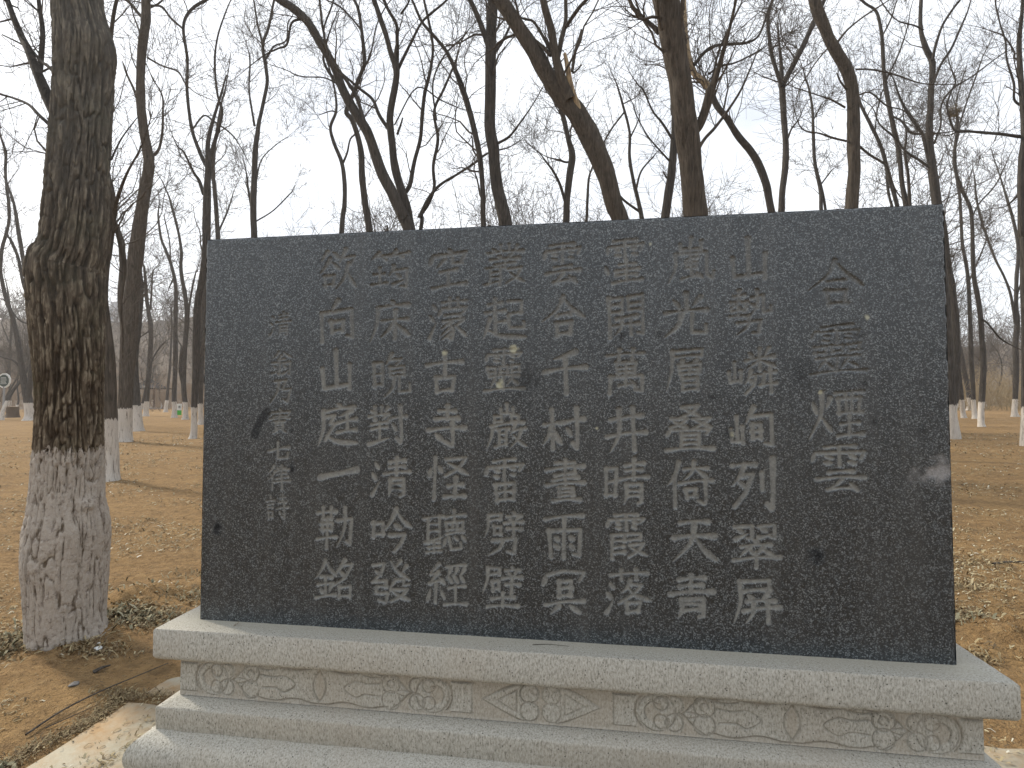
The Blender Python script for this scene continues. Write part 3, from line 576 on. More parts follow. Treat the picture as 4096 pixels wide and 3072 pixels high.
def panelA(x0, x1):
    for s, e in ((1, x0/hgt), (-1, x1/hgt)):
        mid = (x0+x1)/2/hgt; Ln = abs(mid-e)
        X_ = lambda q: e+s*q*Ln/4.02                         # local coordinate: 0 at the outer end, 4.02 at the middle
        uu = (U-e)*s*4.02/Ln
        add((uu > 0.0) & (uu < 0.58) & (V > 0.12) & (V < 0.88) & (np.hypot((uu-0.98), V-0.5) > 0.48))
        seg([(X_(0.02), .12), (X_(0.02), .88)]); seg([(X_(0.0), .88), (X_(.52), .88)]); seg([(X_(0.0), .12), (X_(.52), .12)])
        ringline(X_(0.98), .5, .48, 180-48 if s > 0 else -48, 180+48 if s > 0 else 48)
        # scroll
        add((np.hypot(uu-1.02, V-.5) < .46) & ~((np.hypot(uu-0.98, V-.5) < .24) & (uu < 1.1)))
        ringline(X_(1.02), .5, .45, -170, 175); seg([(X_(.78), .34), (X_(.74), .56), (X_(.88), .74), (X_(1.02), .70)]); ringline(X_(1.12), .72, .17); ringline(X_(1.12), .28, .17)
        # crescents
        add((np.hypot(uu-1.42, V-.70) < .24) | (np.hypot(uu-1.42, V-.28) < .24)); ringline(X_(1.42), .71, .21, -100, 100) if s > 0 else ringline(X_(1.42), .71, .21, 80, 280); ringline(X_(1.42), .28, .21)
        seg([(X_(1.55), .5), (X_(1.76), .56), (X_(1.98), .5), (X_(1.76), .42), (X_(1.55), .5)])
        # heart leaf
        add(disc(X_(2.10), .70, .26) | disc(X_(2.10), .28, .26) | ((uu > 1.62) & (uu < 2.3) & (np.abs(V-.5) < (uu-1.6)*.9)))
        ringline(X_(2.10), .71, .25); ringline(X_(2.10), .28, .25); seg([(X_(1.62), .5), (X_(1.9), .80), (X_(2.15), .96)]); seg([(X_(1.62), .5), (X_(1.9), .20), (X_(2.15), .03)])
        ringline(X_(2.10), .70, .10, 0, 250)
        # band with wavy edges up to the lens
        add((uu > 2.3) & (uu <= 4.03) & (V < .90+.06*np.sin(uu*5.2)) & (V > .10-.05*np.sin(uu*5.2)))
        for k, y in ((.93, .045), (.07, -.045)):
            seg([(X_(q), k+y*math.sin(q*5.2)) for q in np.linspace(2.2, 3.98, 12)])
        seg([(X_(2.4), .70), (X_(2.75), .66), (X_(3.05), .70), (X_(3.35), .5), (X_(3.05), .28), (X_(2.8), .38), (X_(2.42), .36)])
        seg([(X_(2.35), .86), (X_(2.6), .84), (X_(2.85), .88)])
        seg([(X_(4.01), .90), (X_(3.88), .68), (X_(3.85), .5), (X_(3.88), .32), (X_(4.01), .10)], 1.25)
    mid = (x0+x1)/2/hgt
    sub((np.abs(U-mid) < .12*(1-((V-.5)/.40)**2)))
def panelB(x0, x1):
    mid = (x0+x1)/2/hgt; Ln = (x1-x0)/2/hgt
    for s in (1, -1):
        e = mid-s*Ln; X_ = lambda q: e+s*q*Ln/1.35; uu = (U-e)*s*1.35/Ln
        add(disc(X_(1.10), .72, .245) | disc(X_(1.10), .28, .245) | ((uu > 0) & (uu < 1.1) & (np.abs(V-.5) < .47*np.maximum(uu, 0)**.8)))
        seg([(X_(0), .5), (X_(.45), .77), (X_(.85), .94), (X_(1.12), .965)]); seg([(X_(0), .5), (X_(.45), .25), (X_(.85), .06), (X_(1.12), .035)])
        ringline(X_(1.10), .72, .24); ringline(X_(1.10), .28, .24)
        seg([(X_(.35), .5), (X_(.80), .78), (X_(.80), .24)], 1, True)
panelA(-1.664, -0.286); panelB(-0.245, 0.247); panelA(0.296, 1.671)
rec = (~raised).astype(float)
k3 = np.ones(3)/3
for _ in range(1):
    rec = np.apply_along_axis(lambda a: np.convolve(np.pad(a, 1, 'edge'), k3, 'valid'), 0, rec); rec = np.apply_along_axis(lambda a: np.convolve(np.pad(a, 1, 'edge'), k3, 'valid'), 1, rec)
grv = np.clip(1.35-line/0.023, 0, 1)*(0.85+0.3*vnoise(U*3, V*3, 0, 2))
edge = np.clip(np.minimum(V, 1-V)/0.04, 0, 1)*np.clip((fx_-FX0)/0.01, 0, 1)[None, :]*np.clip((FX1-fx_)/0.01, 0, 1)[None, :]
yy = -FO+edge*(0.0042*rec+0.0055*grv+0.0010*rec*vnoise(FXg*150, FZg*150, 0, 3))
co = np.stack([FXg, yy, FZg], -1).reshape(-1, 3)
i = np.arange(nz)[:, None]*(nx+1); j = np.arange(nx)[None, :]
F = np.stack([i+j, i+j+1, i+j+nx+2, i+j+nx+1], -1).reshape(-1, 4)
nv = len(co)
ex = np.array([(FX0, -FO, FB), (FX1, -FO, FB), (FX1, -FO, FT), (FX0, -FO, FT), (FX0, T+FO, FB), (FX1, T+FO, FB), (FX1, T+FO, FT), (FX0, T+FO, FT)])
F2 = np.array([(0, 3, 7, 4), (1, 5, 6, 2), (5, 4, 7, 6)])+nv
m = mesh('carved_frieze', np.vstack([co, ex]), np.vstack([F, F2]), M['pale'])
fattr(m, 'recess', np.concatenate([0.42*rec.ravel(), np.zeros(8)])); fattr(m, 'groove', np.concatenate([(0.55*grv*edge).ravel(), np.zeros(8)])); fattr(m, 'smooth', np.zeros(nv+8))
m.set_sharp_from_angle(angle=math.radians(50))
link('carved_frieze', m, base)

# ------------------------------------------------------------------ trees
FD = FPX*2212/4096.0                                         # focal length in 2212 px units
def groundpt(px, D):
    p = at(px, 870, D); return np.array([p[0], p[1], G(p[0], p[1])])
def rot_about(v, axis, a):
    axis = axis/np.linalg.norm(axis); return v*math.cos(a)+np.cross(axis, v)*math.sin(a)+axis*np.dot(axis, v)*(1-math.cos(a))
def grow(mb, rng, p, d, length, r, level, cap=[0], rmin=0.004, up=0.10, k=3):
    n = max(2 if level == 0 else 3, min(3 if level == 0 else 8, int(length/0.22))); st = length/n
    pts = [p.copy()]; d = d/np.linalg.norm(d); ds = [d]; bend = rng.normal(0, 0.10, 3)
    for i in range(n):
        d = d+rng.normal(0, 0.21, 3)+bend*0.5+np.array([0, 0, up]); d /= np.linalg.norm(d)
        pts.append(pts[-1]+d*st); ds.append(d)
    rad_ = np.linspace(r, max(rmin*0.7, r*0.35), n+1)
    mb.tube(pts, rad_, 4 if r > 0.02 else k, False); cap[0] += 1
    if level <= 0: return
    nb = int(rng.integers(3, 6))
    for q in range(nb):
        i = int(rng.integers(max(1, n//4), n+1)); a = rng.uniform(0.45, 1.05)
        ax = np.cross(ds[i], rng.normal(0, 1, 3)); 
        nd = rot_about(ds[i], ax, a)
        grow(mb, rng, pts[i], nd, length*rng.uniform(0.42, 0.72), max(rmin, rad_[i]*rng.uniform(0.45, 0.65)), level-1, cap, rmin, up, k)
def smooth_path(P, R, per=6):
    a = crom(np.hstack([P, np.array(R)[:, None]]), per); return a[:, :3], a[:, 3]
def trunk_mesh(name, P, R, k, mats, rough=0.06, seed=0, top=None, bot=None, paint_z=None, flare=True, gz=0.0, parent=None, o0=None):
    """tube with lumpy bark outline; P in local coordinates"""
    P = np.asarray(P); R = np.asarray(R); n = len(P)
    t = np.gradient(P, axis=0); t /= np.linalg.norm(t, axis=1)[:, None]+1e-9
    a = np.cross(t, np.array([0.1, 1.0, 0.05])); a /= np.linalg.norm(a, axis=1)[:, None]; b = np.cross(t, a)
    th = np.arange(k)*2*np.pi/k
    s = np.concatenate([[0], np.cumsum(np.linalg.norm(np.diff(P, axis=0), axis=1))])
    TH, S = np.meshgrid(th, s); Rr_ = R[:, None]*np.ones(k)
    f = 1+rough*fbm(np.cos(TH)*2.2+seed, np.sin(TH)*2.2, S*1.6, 3, seed)+0.5*rough*vnoise(np.cos(TH)*7, np.sin(TH)*7, S*5, seed+9)
    if flare: f = f*(1+0.45*np.exp(-S/0.16)*(1+0.5*vnoise(np.cos(TH)*2.5, np.sin(TH)*2.5, 0, seed+3)))
    v = P[:, None, :]+(Rr_*f)[..., None]*(np.cos(TH)[..., None]*a[:, None, :]+np.sin(TH)[..., None]*b[:, None, :])
    i = np.arange(n-1)[:, None]*k; j = np.arange(k)[None, :]; j2 = (j+1) % k
    F = np.stack([i+j, i+j2, i+k+j2, i+k+j], -1).reshape(-1, 4)
    return v.reshape(-1, 3), F
def put(name, v, F, parent, material, base_z):
    u, inv = np.unique(F, return_inverse=True); m = mesh(name, v[u], inv.reshape(F.shape), material)
    fattr(m, 'paint', v[u][:, 2]-base_z+0.5); return link(name, m, parent)

def hero(label, x0, D, path, branches=(), crown=1.0, wash=1.2, seed=1, bark='bark', k=10, group=None, dens=1.0, ext=4.0, basew=None, wob=0.25):
    """x0: where it meets the ground; path: (px, py, width px) from low to high; branches the same, first point on the trunk"""
    rng = np.random.default_rng(seed)
    yg = 852+1913/D
    if path[0][1] < yg-40 and len(path) > 2 and x0 < 2210:    # foot hidden by the tablet: follow the lean of the lowest visible part
        sl = (path[0][0]-path[2][0])/(path[0][1]-path[2][1]); x0 = path[0][0]+0.62*sl*(yg-path[0][1])
        path = [(path[0][0]+sl*0.5*(yg-path[0][1])*0.85, path[0][1]+0.5*(yg-path[0][1]), path[0][2]*1.06)]+list(path)
    g = groundpt(x0, D)
    root = thing('bare_tree', label, 'tree', g, group)
    s = D/FD
    def conv(pth, d0=0.0, d1=0.0):
        n = len(pth); o = []
        for i_, (px, py, w) in enumerate(pth):
            o.append(at(px, py, D+d0+(d1-d0)*i_/max(1, n-1))-g)
        return np.array(o), np.array([w*s/2*math.cos(math.atan((px-1106)/FD)) for px, _, w in pth])
    P, R = conv(path, 0.0, rng.uniform(-wob, wob)*2)
    r0 = (basew*s/2*math.cos(math.atan((x0-1106)/FD))) if basew else R[0]*1.12
    if P[0][2] > 0.15:
        P = np.vstack([[0, 0, -0.06], P]); R = np.concatenate([[r0], R])
    else: P[0][2] = -0.06
    # carry the trunk on above the frame
    d = P[-1]-P[-2]; d /= np.linalg.norm(d); e = []
    pe = P[-1].copy(); re_ = R[-1]
    ne = 4
    for q in range(ne):
        d = d+rng.normal(0, 0.10, 3)+[0, 0, 0.12]; d /= np.linalg.norm(d); pe = pe+d*ext/ne; re_ *= 0.72; e.append((pe.copy(), re_))
    if ext > 0: P = np.vstack([P]+[q[0] for q in e]); R = np.concatenate([R, [q[1] for q in e]])
    per = max(5, int(60/len(P)))
    PP, RR = smooth_path(P, R, per)
    # extra rings near the ground so the paint edge splits cleanly
    v, F = trunk_mesh('trunk', PP, RR, k, None, 0.10, seed)
    zc = v[F][:, :, 2].mean(1)
    put('trunk', v, F[zc >= wash], root, M[bark], wash)
    if (zc < wash).any(): put('whitewashed_base', v, F[zc < wash], root, M[bark], wash)
    mb = MB(); axes = [(PP, RR, 0.45)]
    for br in branches:
        broken = br and br[0] == 'stub'; peeled = br and br[0] == 'peeled'
        pts = br[1:] if isinstance(br[0], str) else br
        Pb, Rb = conv(pts, P[0][1]*0+rng.uniform(-.1, .1), rng.uniform(-1.2, 1.2)*min(1, D/12)*0.5)
        if not broken and not peeled:
            d = Pb[-1]-Pb[-2]; d /= np.linalg.norm(d)
            for q in range(3):
                d = d+rng.normal(0, 0.18, 3)+[0, 0, 0.10]; d /= np.linalg.norm(d); Pb = np.vstack([Pb, Pb[-1]+d*ext*0.16*(1 if ext > 0 else 0.2)]); Rb = np.append(Rb, Rb[-1]*0.6)
        PB, RB = smooth_path(Pb, Rb, 5)
        PB = np.vstack([PB, PB[-1]+(PB[-1]-PB[-2])*0.15]); RB = np.append(RB, 1e-4)
        v, F = trunk_mesh('limb', PB, RB, max(6, k-4), None, 0.09, seed+5, flare=False)
        put('limb', v, F, root, M['peeled'] if peeled else M[bark], -5)
        if not broken: axes.append((PB, RB, 0.12))
    cnt = [0]; target = int(1000*crown*dens)
    L_tot = sum(np.linalg.norm(np.diff(a[0], axis=0), axis=1).sum() for a in axes)
    tries = 0
    while cnt[0] < target and tries < 900:
        tries += 1
        a = axes[rng.integers(len(axes))] if len(axes) > 1 else axes[0]
        i_ = int(rng.integers(int(len(a[0])*a[2]), len(a[0])))
        if a[0][i_][2] < 2.0: continue
        t_ = a[0][min(i_+1, len(a[0])-1)]-a[0][max(i_-1, 0)]; t_ /= np.linalg.norm(t_)+1e-9
        nd = rot_about(t_, np.cross(t_, rng.normal(0, 1, 3)), rng.uniform(0.5, 1.1))
        if nd[2] < 0.1: nd[2] = 0.1-0.6*(nd[2]-0.1)
        r_ = min(a[1][i_]*0.45, 0.035)*rng.uniform(0.5, 1.0)
        grow(mb, rng, a[0][i_], nd, rng.uniform(0.7, 2.3)*(0.6+0.5*min(1, r_/0.02)), max(0.007, r_), 2, cnt, 0.0042*max(1, D/16))
    if mb.v:
        m = mb.mesh('crown', M['twig']); link('crown', m, root)
    return root

# -- the big whitewashed trunk beside the tablet
def big_tree():
    D = 3.72; s = D/FD; rng = np.random.default_rng(3)
    g = groundpt(150, D); g[2] = -0.12
    root = thing('bare_tree', 'very thick furrowed trunk with a greyish whitewashed foot, left of the tablet', 'tree', g)
    edges = [(1425, 55, 248), (1395, 56, 240), (1350, 52, 233), (1280, 46, 234), (1200, 42, 237), (1140, 47, 240), (1090, 58, 229), (1020, 68, 225), (970, 75, 224), (860, 78, 224),
             (760, 75, 224), (690, 70, 223), (620, 64, 224), (575, 63, 222), (545, 82, 224), (510, 92, 228), (420, 101, 236), (325, 109, 240), (240, 113, 245), (163, 115, 251), (107, 114, 256), (65, 111, 243), (0, 107, 228), (-120, 110, 222), (-320, 118, 215), (-600, 128, 208)]
    pts = []; rad_ = []
    for y, a, b in edges:
        p = at((a+b)/2, y, D)-g; pts.append(p); rad_.append((b-a)/2*s*0.985*0.79)
    pts = np.array(pts); pts[0][2] = -0.05
    P, R = smooth_path(pts, rad_, 24)
    # resample evenly
    S = np.concatenate([[0], np.cumsum(np.linalg.norm(np.diff(P, axis=0), axis=1))]); n = 560
    zz = np.concatenate([np.linspace(0, 4.3, n-40, endpoint=False), np.linspace(4.3, S[-1], 40)])
    P = np.stack([np.interp(zz, S, P[:, q]) for q in range(3)], -1); R = np.interp(zz, S, R)
    k = 220; th = np.arange(k)*2*np.pi/k+0.5*np.pi
    TH, Sg = np.meshgrid(th, zz)
    cx, cy = np.cos(TH), np.sin(TH); Rm = 0.27
    warp = 0.8*vnoise(cx*Rm*9, cy*Rm*9, Sg*4.0, 31)
    q1 = vnoise(cx*Rm*38+warp, cy*Rm*38, Sg*5.5+warp*1.2, 40); q2 = vnoise(cx*Rm*34, cy*Rm*34+warp, Sg*14, 50); q3 = fbm(cx*Rm*80, cy*Rm*80, Sg*55, 2, 60)
    ridge = np.clip(np.abs(q1)*3.4, 0, 1)**0.6                # deep furrows where q1 crosses zero
    cross = np.clip(np.abs(q2)*3.0, 0, 1)**0.7
    low = np.clip((1.32-Sg)/0.15, 0, 1); amp = 0.026*(1-low)+0.014*low
    topf = np.clip((Sg-3.4)/1.2, 0, 1); amp = amp*(1-0.55*topf)
    disp = amp*(ridge*0.75+0.30*ridge*cross)+0.0035*q3+0.012*vnoise(cx*1.6, cy*1.6, Sg*1.8, 70)
    def ang(px, py):                                          # surface spot under a pixel of the photograph: (angle, height)
        p = at(px, py, D)-g; i_ = int(np.argmin(np.abs(P[:, 2]-p[2]))); off = (p-P[i_])@_rt/R[i_]; a_ = math.asin(max(-.95, min(.95, off)))
        return a_, zz[i_]
    ctr = math.atan2(-FWD[1], -FWD[0])                        # direction from the trunk back to the camera
    dTH = (TH-ctr+np.pi) % (2*np.pi)-np.pi
    def spot(px, py, ra, rz):
        a_, z_ = ang(px, py); return np.hypot((dTH-a_)*R[:, None]/ra, (Sg-z_)/rz)
    sp = spot(128, 1200, .085, .13); disp += 0.022*np.exp(-sp**2)                        # healed scar with a slit
    sl_ = spot(127, 1205, .006, .11); disp -= 0.028*np.exp(-sl_**2); disp -= 0.006*np.exp(-spot(118, 1150, .05, .04)**2)
    disp *= 1
    disp += 0.03*np.exp(-spot(215, 1085, .05, .05)**2)
    disp += 0.025*np.exp(-Sg/0.10)*(1+0.6*vnoise(cx*3, cy*3, 0, 77))
    t = np.gradient(P, axis=0); t /= np.linalg.norm(t, axis=1)[:, None]
    a = np.array([1.0, 0, 0])-t*t[:, :1]; a /= np.linalg.norm(a, axis=1)[:, None]; b = np.cross(t, a)
    rr_ = R[:, None]-0.012+disp
    v = (P[:, None, :]+rr_[..., None]*(cx[..., None]*a[:, None, :]+cy[..., None]*b[:, None, :])).reshape(-1, 3)
    i_ = np.arange(n-1)[:, None]*k; j = np.arange(k)[None, :]; j2 = (j+1) % k
    F = np.stack([i_+j, i_+j2, i_+k+j2, i_+k+j], -1).reshape(-1, 4)
    zc = v[F][:, :, 2].mean(1); wz = 1.31
    RG = np.clip(ridge*(0.45+0.55*cross)+0.15*q3, 0, 1).ravel()
    for nm, sel in (('trunk', zc >= wz), ('whitewashed_base', zc < wz)):
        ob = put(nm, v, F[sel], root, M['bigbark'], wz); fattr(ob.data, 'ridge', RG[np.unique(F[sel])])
    mb = MB(); cnt = [0]
    for br in ([(148, 290, 30), (106, 215, 23), (78, 150, 18), (62, 108, 17), (48, 82, 15), (30, 40, 13), (12, -10, 12), (-20, -90, 9)],
               [(84, 158, 14), (88, 130, 12), (92, 70, 11), (86, 20, 10), (80, -30, 9), (70, -110, 6)],
               [(140, 296, 9), (88, 252, 7), (62, 226, 6), (30, 212, 5), (-10, 200, 5), (-60, 180, 3)],
               [(145, 185, 8), (106, 145, 7), (88, 132, 6), (70, 110, 5), (40, 92, 4), (5, 75, 3)],
               [(240, 345, 4), (262, 300, 3), (290, 262, 2.4), (300, 250, 1.5)]):
        d0_ = 0.42 if br[0][2] == 14 else -0.05
        Pb = np.array([at(x, y, D+d0_+0.13*i_)-g for i_, (x, y, w) in enumerate(br)]); Rb = np.array([w*s/2 for _, _, w in br])
        PB, RB = smooth_path(Pb, Rb, 6); Rr0 = RB; vv, FF = trunk_mesh('limb', PB, RB, 10, None, 0.08, 7, flare=False)
        put('limb', vv, FF, root, M['bark'], -5)
        for q in range(9 if br[0][2] > 5 else 2):
            j_ = int(rng.integers(len(PB)//4, len(PB))); t_ = PB[min(j_+1, len(PB)-1)]-PB[j_-1]; t_ /= np.linalg.norm(t_)
            grow(mb, rng, PB[j_], rot_about(t_, np.cross(t_, rng.normal(0, 1, 3)), rng.uniform(.5, 1.1)), rng.uniform(.35, .8), min(.008, RB[j_]*.4), 2, cnt, 0.0016)
    for q in range(14):                                       # crown above the frame
        d_ = rng.normal(0, 1, 3); d_[2] = abs(d_[2])+1.0
        grow(mb, rng, P[-1]-np.array([0, 0, rng.uniform(0, 1.6)]), d_, rng.uniform(1.5, 2.8), 0.05, 2, cnt, 0.004)
    link('crown', mb.mesh('crown', M['twig']), root)
m, t, b = mat('furrowed_bark', 0.95, 0.12)
P_ = pos(t); n1 = noise(t, mapping(t, P_, (44, 44, 8)), 1.0, 4, 0.6, 0.6); n2 = noise(t, P_, 3.0, 4); n3 = noise(t, P_, 75, 3, 0.7)
rdg = attr(t, 'ridge'); k1 = mth(t, 'ADD', mth(t, 'MULTIPLY', n1, 0.75), mth(t, 'MULTIPLY', rdg, 0.38))
c = ramp(t, k1, [(0.36, (0.026, 0.019, 0.013)), (0.58, (0.062, 0.046, 0.031)), (0.72, (0.120, 0.095, 0.067)), (0.86, (0.27, 0.23, 0.17))])
c = mixc(t, mth(t, 'MULTIPLY', ramp(t, n2, [(0.52, (0, 0, 0)), (0.7, (1, 1, 1))]), 0.35), c, (0.075, 0.080, 0.042))
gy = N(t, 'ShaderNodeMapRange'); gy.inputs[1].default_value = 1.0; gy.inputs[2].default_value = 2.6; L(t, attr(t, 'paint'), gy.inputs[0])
c = mixc(t, mth(t, 'MULTIPLY', gy.outputs[0], 0.55), c, mixc(t, n1, (0.075, 0.075, 0.070), (0.20, 0.20, 0.185)))  # upper bark greyed with height: lens flare veil painted into the colour
w = mixc(t, n3, (0.29, 0.255, 0.215), (0.50, 0.455, 0.40)); w = mixc(t, ramp(t, k1, [(0.40, (1, 1, 1)), (0.58, (0, 0, 0))]), w, (0.12, 0.095, 0.07))
w = mixc(t, ramp(t, noise(t, P_, 28, 4, 0.7), [(0.55, (0, 0, 0)), (0.66, (1, 1, 1))]), w, (0.24, 0.205, 0.175))
f = mth(t, 'ADD', attr(t, 'paint'), mth(t, 'MULTIPLY', mth(t, 'SUBTRACT', n1, 0.5), 0.30)); f = mth(t, 'ADD', f, mth(t, 'MULTIPLY', mth(t, 'SUBTRACT', noise(t, P_, 9, 3), 0.5), 0.16))
c = mixc(t, ramp(t, f, [(0.490, (1, 1, 1)), (0.505, (0, 0, 0))]), c, w)
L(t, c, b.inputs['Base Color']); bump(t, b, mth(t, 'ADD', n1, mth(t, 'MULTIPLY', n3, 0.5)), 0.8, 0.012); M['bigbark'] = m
big_tree()

